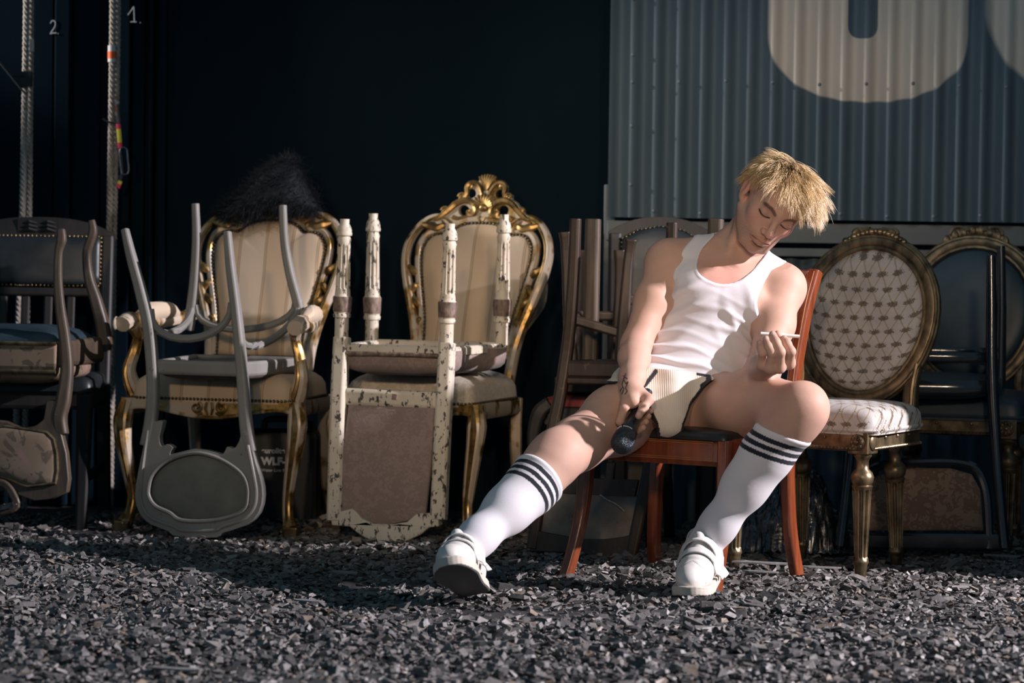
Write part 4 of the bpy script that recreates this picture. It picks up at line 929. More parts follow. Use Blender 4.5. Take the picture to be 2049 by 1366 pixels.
def chain(P, R, k=.02, op='u'): return [cap(P[i], P[i+1], R[i], R[i+1], k, op) for i in range(len(P)-1)]
def evalp(prims, X, Y, Z, c=None, r=0, margin=.035):
    d = None
    for p in prims:
        if c is not None and np.linalg.norm(p.c-c) > p.R+r+p.k+margin: continue
        v = p.f(X, Y, Z)
        if p.op == 'u':
            if d is None: d = v; continue
            h = np.clip(.5+.5*(d-v)/p.k, 0, 1); d = d*(1-h)+v*h-p.k*h*(1-h)
        elif d is not None:
            v = -v; h = np.clip(.5-.5*(d-v)/p.k, 0, 1); d = d*(1-h)+v*h+p.k*h*(1-h)
    if d is None: d = np.full(np.broadcast(X, Y, Z).shape, .06, f32)
    return d.astype(f32)
def mesh_field(fun, lo, hi, h, N=26):
    lo = np.array(lo, float); hi = np.array(hi, float); n = np.ceil((hi-lo)/h/N).astype(int)
    g = vdb.FloatGrid(); rad = N*h*.5*math.sqrt(3); D = np.full(n*N, .05, f32)
    ar = np.arange(N, dtype=f32)*f32(h)
    for i in range(n[0]):
        for j in range(n[1]):
            for k in range(n[2]):
                o = lo+np.array((i, j, k))*N*h; c = o+N*h/2
                v = float(fun(*[np.full((1, 1, 1), q, f32) for q in c], c, rad).ravel()[0])
                if v > rad*1.7+.004: continue
                if v < -(rad*1.7+.004): a = np.full((N, N, N), -.05, f32)
                else:
                    a = fun((ar+f32(o[0]))[:, None, None], (ar+f32(o[1]))[None, :, None], (ar+f32(o[2]))[None, None, :], c, rad)
                    a = np.ascontiguousarray(np.broadcast_to(np.clip(a, -.05, .05), (N, N, N)), f32)
                D[i*N:i*N+N, j*N:j*N+N, k*N:k*N+N] = a
    g.copyFromArray(D); pts, quads = g.convertToQuads(0.0)
    return pts.astype(float)*h+lo, quads.astype(np.int64)
def to_mesh(name, parts, color=None):
    """parts: list of (points, quads) joined into one mesh"""
    V = np.concatenate([p for p, q in parts]); off = np.cumsum([0]+[len(p) for p, q in parts]); Q = np.concatenate([q+o for (p, q), o in zip(parts, off)])
    a, b, c = V[Q[:, 0]], V[Q[:, 1]], V[Q[:, 2]]; n = np.cross(b-a, c-a); ctr = V.mean(0)
    # orientation test by signed volume
    if (n*a).sum() < 0: Q = Q[:, ::-1]
    me = bpy.data.meshes.new(name); me.vertices.add(len(V)); me.vertices.foreach_set('co', V.astype(f32).ravel())
    me.loops.add(len(Q)*4); me.loops.foreach_set('vertex_index', np.ascontiguousarray(Q).astype(np.int32).ravel())
    me.polygons.add(len(Q)); me.polygons.foreach_set('loop_start', np.arange(0, len(Q)*4, 4, dtype=np.int32)); me.update(calc_edges=True); me.validate(); me.shade_smooth()
    if color is not None:
        C = np.ones((len(V), 4), f32); C[:, :3] = color(V); at = me.color_attributes.new('Col', 'FLOAT_COLOR', 'POINT'); at.data.foreach_set('color', C.ravel())
    return me
def dseg(P, a, b):
    a, b = np.array(a, float), np.array(b, float); ba = b-a; t = np.clip(((P-a) @ ba)/(ba @ ba+1e-12), 0, 1); return np.linalg.norm(P-a-t[:, None]*ba, axis=1)
def dpoly(P, L): return np.min([dseg(P, L[i], L[i+1]) for i in range(len(L)-1)], axis=0)
def sd_poly2(poly):
    A = np.array(poly, float); B = np.roll(A, -1, 0)
    def f(x, z):
        d = None; s = None
        for (ax, az), (bx, bz) in zip(A, B):
            ex, ez = bx-ax, bz-az; wx, wz = x-f32(ax), z-f32(az); t = np.clip((wx*ex+wz*ez)/(ex*ex+ez*ez), 0, 1)
            q = (wx-ex*t)**2+(wz-ez*t)**2; d = q if d is None else np.minimum(d, q)
            c1 = (z >= az) & (z < bz) & (ex*wz < ez*wx); c2 = (z < az) & (z >= bz) & (ex*wz > ez*wx)
            t_ = c1 | c2; s = t_ if s is None else s ^ t_
        return np.where(s, -1, 1)*np.sqrt(d)
    return f
V3 = lambda v: np.array(v, float)
# ---- joints
hipR, hipL = V3(W(1290, 805, .11)), V3(W(1422, 808, .11))
kneR, kneL = V3(W(1117, 912, -.25)), V3(W(1604, 818, -.27))
ankR, ankL = V3(W(927, 1104, -.48)), V3(W(1408, 1092, -.19))
shR, shL = V3(W(1335, 526, .205)), V3(W(1568, 578, .215))
elR, elL = V3(W(1272, 690, .085)), V3(W(1528, 738, .02))
wrR, wrL = V3(W(1263, 776, -.115)), V3(W(1526, 738, -.195))
pel, neck = V3(W(1355, 800, .14)), V3(W(1462, 512, .245))
upv = neck-pel; upv /= np.linalg.norm(upv); rgt = shL-shR; rgt -= upv*(rgt @ upv); rgt /= np.linalg.norm(rgt); fwd = np.cross(upv, rgt)  # fwd points away from camera
if fwd[1] < 0: fwd = -fwd
TR = np.stack([rgt, fwd, upv])
# ---- head frame
ry = Matrix.Rotation(math.radians(36), 3, 'Y'); rp_ = Matrix.Rotation(math.radians(24), 3, 'X'); rz = Matrix.Rotation(math.radians(17), 3, 'Z')
HR = ry @ rp_ @ rz
HRn = np.array(HR); eye = V3(W(1553, 437, .07)); HC = eye-HRn @ np.array((0, -.085, .002)); HS = 1.09
def hl(p): return HC+HRn @ (np.array(p, float)*HS)
def he(c, r, k, op='u', tw=None):
    R = HRn.T if tw is None else (HRn @ np.array(Matrix.Rotation(tw[1], 3, tw[0]))).T
    return ellp(hl(c), [x*HS for x in r], k, R, op)
def hc(a, b, ra, rb, k, op='u'): return cap(hl(a), hl(b), ra*HS, rb*HS, k, op)
def P2(pel_, a): return pel_
# ---- body
torso = [ellp(V3(W(1352, 800, .155)), (.165, .115, .115), .03, TR), ellp(V3(W(1378, 745, .17)), (.142, .098, .12), .05, TR),
         ellp(V3(W(1410, 662, .195)), (.148, .100, .14), .05, TR), ellp(V3(W(1436, 590, .205)), (.150, .100, .115), .05, TR),
         ellp(V3(W(1452, 548, .225)), (.145, .072, .075), .04, TR)]
cc = V3(W(1438, 600, .20))
for s in (-1, 1): torso.append(ellp(cc+rgt*s*.066+upv*.005-fwd*.070, (.062, .030, .052), .03, TR))
shou = [cap(shR+rgt*.03+fwd*.005, shL-rgt*.03+fwd*.005, .050, .050, .04)]
nk0, nk1 = neck+fwd*.0-upv*.01, hl((0, .030, -.085))
shou += [cap(nk0+(nk1-nk0)*.25, shR+upv*.022, .040, .034, .05), cap(nk0+(nk1-nk0)*.25, shL+upv*.022, .040, .034, .05)]
neckp = [cap(nk0, nk1, .056, .054, .03)]
for s, jaw in ((-1, (-.048, .02, -.06)), (1, (.048, .02, -.06))):      # sternomastoid and collar bones
    neckp.append(cap(hl(jaw), V3(W(1462+s*10, 528, .165)), .012, .009, .018))
clav = [cap(V3(W(1450, 533, .162)), shR+upv*.025-fwd*.035, .0085, .010, .022), cap(V3(W(1478, 538, .162)), shL+upv*.025-fwd*.035, .0085, .010, .022)]
m_ = lambda a, b, t: a+(b-a)*t
armR = [ellp(shR-upv*.004, (.058, .056, .060), .04)]+chain([shR, m_(shR, elR, .45), elR], [.050, .047, .038], .03)+chain([elR, m_(elR, wrR, .3), m_(elR, wrR, .75), wrR], [.0385, .0400, .0325, .0285], .025)
armL = [ellp(shL-upv*.002, (.058, .056, .060), .04)]+chain([shL, m_(shL, elL, .45), elL], [.052, .052, .043], .03)+chain([elL, m_(elL, wrL, .3), m_(elL, wrL, .75), wrL], [.044, .045, .035, .029], .025)
def legp(h, k_, a, bend, rads):
    d = (a-k_)/np.linalg.norm(a-k_); side = np.array(bend, float)
    L = chain([h, m_(h, k_, .35), m_(h, k_, .8), k_], rads[:4], .04)
    L += [ellp(k_+side*.012, (.052, .052, .058), .03)]
    L += chain([k_, m_(k_, a, .12), m_(k_, a, .32)-side*.014, m_(k_, a, .55)-side*.008, m_(k_, a, .85), a], [rads[3]*.92, .054, .0580, .050, .037, .036], .05)
    return L
legR = legp(hipR, kneR, ankR, (-.35, -.75, .5), [.098, .088, .066, .060])
legL = legp(hipL, kneL, ankL, (.6, -.7, .35), [.094, .082, .064, .060])
glut = [ellp(m_(hipR, hipL, .5)+np.array((.02, .09, -.0)), (.17, .11, .085), .05)]
# ---- face and skull
head = [he((0, .014, .030), (.0745, .093, .073), .02), he((0, -.022, -.022), (.0625, .068, .085), .025),
        he((0, -.068, -.062), (.030, .024, .026), .02)]
for s in (-1, 1):
    head += [hc((s*.055, .012, -.050), (s*.028, -.058, -.095), .017, .016, .03), he((s*.039, -.054, -.02), (.021, .020, .018), .025)]
head += [he((0, -.072, -.099), (.019, .016, .015), .02), hc((-.034, -.077, .020), (0, -.086, .017), .010, .010, .016), hc((.034, -.077, .020), (0, -.086, .017), .010, .010, .016),
         he((0, -.056, .050), (.052, .030, .030), .03)]
for s in (-1, 1): head.append(he((s*.033, -.099, .001), (.0165, .0135, .0125), .014, 's'))
head += [hc((0, -.085, .012), (0, -.106, -.028), .0072, .0090, .011), he((0, -.1075, -.033), (.0105, .0105, .0095), .007)]
for s in (-1, 1):
    head += [he((s*.0125, -.0965, -.037), (.0075, .0095, .0070), .007), he((s*.032, -.0735, .0005), (.0165, .0140, .0120), .005)]
    head.append(he((s*.0068, -.1035, -.0440), (.0034, .0045, .0030), .003, 's'))
UL = [(-.0245, -.083, -.0665), (-.012, -.0915, -.0618), (-.004, -.0945, -.0602), (0, -.0942, -.0612), (.004, -.0945, -.0602), (.012, -.0915, -.0618), (.0245, -.083, -.0665)]
LLp = [(-.022, -.083, -.0685), (-.010, -.0900, -.0722), (0, -.0918, -.0735), (.010, -.0900, -.0722), (.022, -.083, -.0685)]
SL = [(-.0255, -.087, -.0668), (-.012, -.0955, -.0664), (0, -.0985, -.0660), (.012, -.0955, -.0664), (.0255, -.087, -.0668)]
head += [hc(UL[i], UL[i+1], .0042, .0042, .005) for i in range(6)]+[hc(LLp[i], LLp[i+1], .0050, .0050, .005) for i in range(4)]+[hc(SL[i], SL[i+1], .0014, .0014, .0025, 's') for i in range(4)]
head += [he((0, -.0835, -.083), (.016, .006, .0055), .006, 's')]
def eyeslit(s): return [(s*.0185, -.0850, -.0050), (s*.026, -.0890, -.0072), (s*.033, -.0895, -.0080), (s*.041, -.0865, -.0066), (s*.0475, -.0795, -.0030)]
for s in (-1, 1): head += [hc(eyeslit(s)[i], eyeslit(s)[i+1], .0017, .0017, .0015, 's') for i in range(4)]
for s in (-1, 1):
    head += [he((s*.079, .018, -.003), (.0095, .020, .033), .006, 'u', ('X', -.25)), he((s*.073, .008, -.031), (.007, .009, .010), .008), he((s*.089, .014, .001), (.006, .011, .020), .006, 's', ('X', -.25))]
# ---- hands
axis0, axis1 = V3(W(1296, 784, -.085)), V3(W(1246, 884, -.225))       # microphone tail and head centre
am = (axis1-axis0); ML = np.linalg.norm(am); am /= ML
e1 = np.array((1, 0, 0))-am*am[0]; e1 /= np.linalg.norm(e1); e2 = np.cross(am, e1); e2 = e2 if e2[2] > 0 else -e2
def ax(t, a=0, b=0): return axis0+am*(t*ML)+e1*a+e2*b
handR = []; hr = lambda px, py, y: V3(W(px, py, y))
palm = hr(1264, 800, -.212)
kn = [ax(.53, -.030, .026), ax(.42, -.031, .027), ax(.31, -.030, .027), ax(.21, -.027, .024)]
handR += [cap(wrR, ax(.40, -.016, .034), .027, .020, .012), cap(wrR, ax(.24, -.014, .034), .026, .020, .012)]
for k_, p in enumerate(kn): handR.append(cap(m_(wrR, p, .35), p, .017, .0125, .012))
for k_, (p, t_) in enumerate(zip(kn, (.60, .48, .37, .26))):
    r = (.0106, .0106, .0100, .0090)[k_]
    f_ = [p, ax(t_+.05, -.0325, -.002), ax(t_+.015, -.014, -.0270), ax(t_+.005, .013, -.0265), ax(t_, .0285, -.012)]
    handR += chain(f_, [r*1.15, r*1.06, r, r*.95, r*.82], .0035)
th = [hr(1279, 786, -.200), hr(1287, 802, -.232), hr(1289, 821, -.262), hr(1294, 836, -.275)]
th = [m_(wrR, ax(.25, .01, .034), .55), ax(.30, .022, .036), ax(.46, .019, .033), ax(.61, .016, .0300)]
handR += chain(th, [.018, .0145, .0118, .0095], .007)
handL = []
KL = [hr(1580, 727, -.292), hr(1560, 735, -.302), hr(1541, 735, -.300), hr(1524, 728, -.288)]       # index .. little
PL = [hr(1583, 703, -.322), hr(1562, 704, -.335), hr(1545, 706, -.332), hr(1525, 706, -.318)]
DL_ = [hr(1575, 687, -.312), hr(1553, 684, -.322), hr(1538, 692, -.326), hr(1522, 695, -.314)]
TL = [hr(1569, 678, -.298), hr(1546, 669, -.306), hr(1533, 678, -.314), hr(1520, 686, -.306)]
for q in range(4): handL += chain([KL[q], PL[q], DL_[q], TL[q]], [(.0130, .0120, .0112, .0096)[i]*(1, 1.02, .97, .88)[q] for i in range(4)], .006)
for q in range(4): handL.append(cap(wrL, KL[q], .022, .0135, .014))
TH = [m_(wrL, KL[0], .35)+np.array((.012, .025, .005)), hr(1578, 712, -.265), hr(1566, 690, -.275), hr(1556, 668, -.286)]
handL += chain(TH, [.017, .0135, .0115, .0095], .006)
wf = [cap(m_(elR, wrR, .7), wrR, .0335, .0285, .02)]; wfl = [cap(m_(elL, wrL, .7), wrL, .0362, .029, .02)]

bodyp = torso+shou+neckp+clav+armR+armL+glut
bones = bodyp+legR+legL
hb0 = hl((0, .03, -.085))
cutn = m_(nk0, nk1, .25); cutd = (nk1-nk0)/np.linalg.norm(nk1-nk0)
fb = lambda X, Y, Z, c, r: evalp(bones, X, Y, Z, c, r)
def plane(X, Y, Z, p, n): return (X-f32(p[0]))*f32(n[0])+(Y-f32(p[1]))*f32(n[1])+(Z-f32(p[2]))*f32(n[2])
hp_ = head+neckp+shou[1:]
fh = lambda X, Y, Z, c, r: np.maximum(evalp(hp_, X, Y, Z, c, r), -plane(X, Y, Z, cutn, cutd))
def fhand(hp, w0, w1):
    d = (w1-w0)/np.linalg.norm(w1-w0); p = w0+(w1-w0)*.8
    return lambda X, Y, Z, c, r: np.maximum(evalp(hp, X, Y, Z, c, r), -plane(X, Y, Z, p, d))
body_parts = [mesh_field(fb, (-.26, -.60, -.02), (1.0, .42, 1.12), .0042),
              mesh_field(fh, HC-.16, HC+.16, .0017),
              mesh_field(fhand(wf+handR, elR, wrR), wrR-np.array((.09, .17, .13)), wrR+np.array((.10, .06, .06)), .0016),
              mesh_field(fhand(wfl+handL, elL, wrL), wrL-np.array((.08, .19, .08)), wrL+np.array((.12, .06, .13)), .0016)]
def loc_head(P): return ((P-HC) @ HRn)/HS
def skin_col(P):
    C = np.tile(np.array((.55, .345, .265)), (len(P), 1)); n = .5+.5*np.sin(P[:, 0]*61+np.sin(P[:, 2]*47)*2)*np.sin(P[:, 1]*53+P[:, 2]*71); C *= (.95+.08*n)[:, None]
    def tint(w, col): nonlocal C; w = np.clip(w, 0, 1)[:, None]; C = C*(1-w)+np.array(col)*w
    g = lambda c, s: np.exp(-((P-c)**2).sum(1)/s**2)
    for c, s in ((kneR, .055), (kneL, .055), (elR, .05)): tint(.35*g(c, s), (.58, .27, .21))
    tint(.55*g(V3(W(1450, 550, .11)), .055), (.60, .24, .20))
    for q in KL+TL+[kn[0], th[-1], th[1]]: tint(.35*g(q, .012), (.58, .25, .20))
    L = loc_head(P); near = np.linalg.norm(L, axis=1) < .17
    if near.any():
        idx = np.where(near)[0]; Q = L[idx]; D = C[idx]
        def tt(w, col):
            nonlocal D; w = np.clip(w, 0, 1)[:, None]; D = D*(1-w)+np.array(col)*w
        gg = lambda c, s: np.exp(-((Q-np.array(c))**2).sum(1)/s**2)
        face = (Q[:, 1] < .03)
        for s in (-1, 1): tt(.45*gg((s*.042, -.068, -.025), .028), (.60, .27, .22)); tt(.6*gg((s*.08, .02, 0), .03), (.58, .22, .17)); tt(.55*gg((s*.033, -.085, .003), .017), (.30, .165, .135))  # last tint paints eye-socket shade into the skin colour
        tt(.45*gg((0, -.11, -.034), .016), (.60, .26, .20))
        jaw = np.clip((-Q[:, 2]-.045)/.02, 0, 1)*np.clip((.05-Q[:, 1])/.03, 0, 1)*np.clip((Q[:, 2]+.125)/.02, 0, 1)
        sp = .5+.5*np.sin(Q[:, 0]*1900)*np.sin(Q[:, 2]*2100+Q[:, 1]*1500); tt(jaw*(.30+.28*sp), (.20, .125, .085))
        lip = np.minimum(dpoly(Q, UL), dpoly(Q, LLp)); tt((.0062-lip)/.002*.75, (.44, .155, .13)); tt((.0022-dpoly(Q, SL))/.001, (.16, .05, .045))
        for s in (-1, 1):
            br = [(s*.014, -.093, .0150), (s*.030, -.090, .0225), (s*.044, -.082, .0225), (s*.053, -.070, .0165)]
            tt((.0066-dpoly(Q, br))/.003*.9, (.13, .075, .045)); tt((.0030-dpoly(Q*np.array((1, 0, 1)), [(p[0], 0, p[2]+.0012) for p in eyeslit(s)]))/.0010*(Q[:, 1] < -.05), (.030, .020, .016))
        cr = (Q[:, 2] > np.where(Q[:, 1] < -.045, .074, np.where(Q[:, 1] < .045, .074-.42*(Q[:, 1]+.045), .036-1.1*(Q[:, 1]-.045)))) & (Q[:, 2] > -.05); tt(cr*.9*(np.abs(Q[:, 0]) < .082), (.24, .155, .085))
        C[idx] = D
    # inked lines on the wrist
    A = lambda L_: [V3(W(px, py, -.2)) for px, py in L_]
    ink = [[(1252, 741), (1254, 752), (1250, 762), (1254, 770)], [(1250, 762), (1246, 772), (1250, 780), (1246, 790)], [(1254, 770), (1258, 766), (1253, 778), (1256, 784), (1252, 790)], [(1248, 776), (1243, 784), (1241, 790)], [(1247, 752), (1251, 757), (1257, 760)], [(1252, 741), (1256, 743)]]
    dm = np.ones(len(P)); Pp = P.copy(); Pp[:, 1] = 0; front = (P[:, 1] < -.1) & (np.linalg.norm(P-wrR, axis=1) < .08)
    for l in ink:
        q = [np.array((p[0], 0, p[2])) for p in A(l)]; dm[front] = np.minimum(dm[front], dpoly(Pp[front], q))
    tint((.0021-dm)/.001*.8, (.05, .05, .06))
    # finger nails
    for q, d in list(zip(TL, DL_))+[(th[3], th[2])]:
        u = (q-d)/np.linalg.norm(q-d); c = q+u*.001+np.array((0, -.0085, .001)) if d is not th[2] else q+e2*.009
        tint((.0062-np.linalg.norm(P-c, axis=1))/.001*.55, (.62, .44, .40))
    return np.clip(C, 0, 1)
t = NT('skin'); at = t.n('Attribute'); at.attribute_name = 'Col'; f = t.noise(260, 4)
MAT['skin'] = t.out(t.mix(t.math('MULTIPLY', t.ramp(t.noise(38, 5), [(.35, 0.0), (.75, 1.0)]), .22), at.outputs['Color'], (.52, .27, .21)), .58, 0, f, .15, .0012, 0, .30)
t.b.inputs['Subsurface Weight'].default_value = .10; t.b.inputs['Subsurface Radius'].default_value = (.6, .25, .15); t.b.inputs['Subsurface Scale'].default_value = .012
man = thing('person', 'seated man in white vest, shorts and striped knee socks slouching with head tilted', 'person', None, None, tuple(Vector(((pel[0]), pel[1], 0))))
def mlink(name, me, mat, label=None, par=None):
    o = link(name, me, mat, None, None, label); o.parent = par or man
    if par is None: o.matrix_parent_inverse = Matrix.Translation(-man.location)
    else: o.matrix_parent_inverse = Matrix.Identity(4)
    return o
mlink('body', to_mesh('body', body_parts, skin_col), MAT['skin'])
# ---- vest
vestfield = torso+shou+glut+[clav[0], ellp(hipL+np.array((-.01, .0, .015)), (.096, .096, .092), .04), ellp(hipR+np.array((.02, .0, .01)), (.096, .096, .092), .04)]
vp = [(1392, 474), (1366, 503), (1350, 534), (1340, 575), (1326, 604), (1240, 625), (1240, 752), (1304, 748), (1366, 753), (1425, 765), (1483, 770), (1600, 772), (1600, 655), (1530, 640), (1516, 617), (1517, 595), (1531, 568), (1549, 543), (1578, 530), (1600, 500), (1556, 480), (1542, 503), (1524, 524), (1498, 550), (1469, 565), (1439, 567), (1410, 556), (1397, 541), (1399, 519), (1410, 496), (1438, 466), (1420, 450)]
pxz = lambda L, y: [(lambda p: (p.x, p.z))(W(a, b, y)) for a, b in L]
front_poly = sd_poly2(smooth2(pxz(vp, .10), 3, True)); fy = [V3(W(1440, 540, .2))[1]]
vp2 = vp[:21]+[(1542, 500), (1500, 505), (1450, 492), (1438, 466), (1420, 450)]; back_poly = sd_poly2(smooth2(pxz(vp2, .26), 3, True))
def fold(X, Y, Z):
    x, y, z = X-f32(pel[0]), Y-f32(pel[1]), Z-f32(pel[2]); h = x*f32(upv[0])+y*f32(upv[1])+z*f32(upv[2]); u = x*f32(rgt[0])+y*f32(rgt[1])+z*f32(rgt[2])
    ph = (h-.10*u+1.4*u*u)*f32(2*math.pi/.041)+1.1*np.sin(u*15+1)+.8*np.sin(u*31+h*40)
    m = np.exp(-((h-.130)/.10)**2)*(.55+.45*np.sin(u*11+h*25+.6))
    s_ = (.5+.5*np.sin(ph))**2.2
    ph2 = (h*.8+u*.75)*f32(2*math.pi/.075)+np.sin(h*30); m2 = np.exp(-((h-.27)/.09)**2)*np.clip((u-.0)/.08, 0, 1)
    ph3 = (h*.75-u*.9)*f32(2*math.pi/.07)+np.sin(h*26); m3 = np.exp(-((h-.24)/.08)**2)*np.clip((-u+.02)/.08, 0, 1)
    return .0140*m*s_+.0085*m2*(.5+.5*np.sin(ph2))**2+.0075*m3*(.5+.5*np.sin(ph3))**2
def fvest(X, Y, Z, c, r):
    d = evalp(vestfield, X, Y, Z, c, r, .05); d2 = d-.0045-fold(X, Y, Z); reg = np.where(Y < .235, front_poly(X, Z)+Y*0, back_poly(X, Z)+Y*0)
    rim = np.exp(-((np.clip(-reg, 0, 1)-.006)/.0035)**2)*.0016
    return np.maximum(np.maximum(d2-rim, -(d-.0008)), reg).astype(f32)
def m_cloth(name, scale=420, bs=.25, rib=None, rough=.85):
    t = NT(name); at = t.n('Attribute'); at.attribute_name = 'Col'; f = t.noise(scale, 3)
    if rib:
        w = t.n('TexWave', _Scale=rib, _Distortion=.6); w.bands_direction = 'X'; t.l(t.co, w.inputs[0]); f = t.math('ADD', w.outputs['Fac'], t.math('MULTIPLY', f, .3))
    return t.out(at.outputs['Color'], rough, 0, f, bs, .0008, 0, .3, .08)
MAT['vest'] = m_cloth('white_ribbed_jersey'); MAT['short'] = m_cloth('cream_ribbed_jersey', 300, .5, 55); MAT['sock'] = m_cloth('white_knit_sock', 500, .35)
mlink('vest', to_mesh('vest', [mesh_field(fvest, (.26, .0, .42), (.82, .40, 1.0), .0028)], lambda P: np.tile(np.array((.68, .655, .69)), (len(P), 1))), MAT['vest'], 'white sleeveless ribbed vest')
# ---- shorts
dR, dL = (kneR-hipR)/np.linalg.norm(kneR-hipR), (kneL-hipL)/np.linalg.norm(kneL-hipL)
hR = dR+np.array((-.10, 0, .45)); hR /= np.linalg.norm(hR); hL = dL+np.array((.25, 0, .40)); hL /= np.linalg.norm(hL)
pR, pL = V3(W(1250, 800, -.02)), V3(W(1400, 806, -.02))
shp = torso[:2]+glut+chain([hipR, m_(hipR, kneR, .35), m_(hipR, kneR, .8)], [.098, .088, .066], .04)+chain([hipL, m_(hipL, kneL, .35), m_(hipL, kneL, .8)], [.094, .082, .064], .04)
shp += [cap(V3(W(1345, 790, .02)), V3(W(1340, 838, -.045)), .052, .040, .05)]
pcut = sd_poly2(pxz([(1190, 740), (1212, 765), (1252, 768), (1296, 812), (1311, 845), (1316, 874), (1340, 880), (1362, 876), (1368, 845), (1385, 805), (1412, 772), (1420, 764), (1430, 757), (1425, 752), (1366, 743), (1304, 738), (1190, 738)], -.03))
pcut2 = lambda X, Z: pcut(X, Z)
def fsh(X, Y, Z, c, r):
    d = evalp(shp, X, Y, Z, c, r, .05); w = .0022*(np.sin(X*55+Z*70)*np.sin(Z*45-X*30+1)+1)
    top = plane(X, Y, Z, pel+upv*.075, upv); q = pcut(X, Z)
    reg = np.where(Y < .09, np.maximum(q+Y*0, top), np.maximum(top, plane(X, Y, Z, pel-upv*.16, -upv)))
    return np.maximum(np.maximum(d-.009-w, -(d-.001)), reg).astype(f32)
seam = [V3(W(px, py, -.02)) for px, py in ((1314, 744), (1300, 760), (1286, 774), (1272, 792), (1264, 802))]; seam2 = [V3(W(px, py, -.02)) for px, py in ((1420, 752), (1416, 764), (1405, 772))]
def sh_col(P):
    C = np.tile(np.array((.68, .61, .52)), (len(P), 1)); q = pcut(P[:, 0].astype(f32), P[:, 2].astype(f32)); front = P[:, 1] < .10
    up_ = P[:, 2] < W(1300, 745, 0).z
    blk = (q > -.0065) & front & up_ & (P[:, 0] < W(1424, 765, -.03).x) & ((P[:, 2] < W(1300, 762, 0).z) | (P[:, 0] > W(1395, 765, -.03).x))
    Q = P.copy(); Q[:, 1] = 0; z0 = lambda L: [np.array((p[0], 0, p[2])) for p in L]
    blk |= front & (np.minimum(dpoly(Q, z0(seam)), dpoly(Q, z0(seam2))) < .0055)
    C[blk] = (.012, .015, .022); return C
mlink('shorts', to_mesh('shorts', [mesh_field(fsh, (.14, -.26, .30), (.78, .30, .64), .0027)], sh_col), MAT['short'], 'cream ribbed shorts with black piping')
# ---- socks
def sock(legp_, k_, a, t0, name):
    d = (a-k_)/np.linalg.norm(a-k_); LEN = np.linalg.norm(a-k_); p0 = k_+d*LEN*t0; tn = d*.55+np.array((0, 0, -.45)) if k_[0] > .5 else d.copy(); tn /= np.linalg.norm(tn)
    toe = [cap(a, a+np.array((0, -.03, -.03)), .037, .036, .02)]
    def f(X, Y, Z, c, r):
        e_ = evalp(legp_[4:]+toe, X, Y, Z, c, r, .05); q = plane(X, Y, Z, p0, tn); rim = .003*np.exp(-((q-.008)/.007)**2)
        return np.maximum(np.maximum(e_-.0042-rim, -(e_-.0006)), np.maximum(-q, q-LEN*(1-t0)-.03)).astype(f32)
    def col(P):
        q = (P-p0) @ tn; C = np.tile(np.array((.72, .695, .71)), (len(P), 1))
        for s in (.019, .040, .061): C[(q > s) & (q < s+.0125)] = (.014, .018, .026)
        return C
    lo = np.minimum(k_, a)-.09; hi = np.maximum(k_, a)+.09
    mlink(name, to_mesh(name, [mesh_field(f, lo, hi, .0026)], col), MAT['sock'], 'white knee sock with three dark stripes')
sock(legR, kneR, ankR, .20, 'sock'); sock(legL, kneL, ankL, .17, 'sock')
# ---- shoes (built once in their own space, toe towards -y)
so = lambda X, Y, Z: None
up_p = [ellp((0, -.125, .048), (.046, .080, .040), .03), cap((0, -.09, .062), (0, -.01, .085), .040, .044, .03), ellp((0, .045, .060), (.038, .044, .058), .03), cap((0, .0, .085), (0, .02, .118), .043, .044, .03),
        cap((0, -.04, .055), (0, .04, .055), .042, .040, .03), cap((0, -.05, .105), (0, -.035, .135), .018, .016, .012)]
hol = [cap((0, .004, .09), (0, .012, .17), .037, .042, .008)]
foot_o = sd_poly2(smooth2([(-.030, .092), (.030, .092), (.040, .06), (.040, .0), (.046, -.07), (.052, -.13), (.046, -.180), (.022, -.210), (-.012, -.213), (-.040, -.188), (-.050, -.14), (-.046, -.07), (-.040, 0), (-.040, .06)], 3, True))
def fup(X, Y, Z, c, r):
    d = evalp(up_p, X, Y, Z, c, r, .05); h = evalp(hol, X, Y, Z, None); d = np.maximum(d, -h); cr = .0012*np.sin(Y*260)*np.exp(-((Y+.115)/.02)**2)
    seam_ = .0012*np.exp(-((Y+.135+.6*np.abs(X))/.0022)**2)
    return np.maximum(np.maximum(d-cr+seam_, .018-Z), Z-.150).astype(f32)
def fsole(X, Y, Z, c, r):
    q = foot_o(X, Y+0*Z)+0*Z; rise = .010*np.clip((-Y-.15)/.06, 0, 1)**2; z = Z-rise
    d = np.maximum(q-.004, np.abs(z-.016)-.014); groove = .0012*np.exp(-((z-.022)/.0012)**2)
    k = .004; a, b = q-.004, np.abs(z-.016)-.014; h = np.clip(.5-.5*(b-a)/.006, 0, 1)
    return (b*(1-h)+a*h+.006*h*(1-h)+groove).astype(f32)
def sh_colr(P):
    C = np.tile(np.array((.74, .70, .65)), (len(P), 1)); n = .5+.5*np.sin(P[:, 0]*140+P[:, 1]*90)*np.sin(P[:, 1]*170-P[:, 2]*120); C *= (.90+.12*n)[:, None]
    ed = np.abs(P[:, 1]+.135+.6*np.abs(P[:, 0])) < .0016; C[ed & (P[:, 2] > .03)] *= .6; return C
def sole_col(P):
    C = np.tile(np.array((.60, .54, .46)), (len(P), 1)); C[P[:, 2] < .0065+.010*np.clip((-P[:, 1]-.15)/.06, 0, 1)**2] = (.10, .095, .085); return C
MAT['shoe'] = m_cloth('scuffed_white_leather', 60, .12, None, .45); MAT['soler'] = m_cloth('pale_rubber', 80, .15, None, .6)
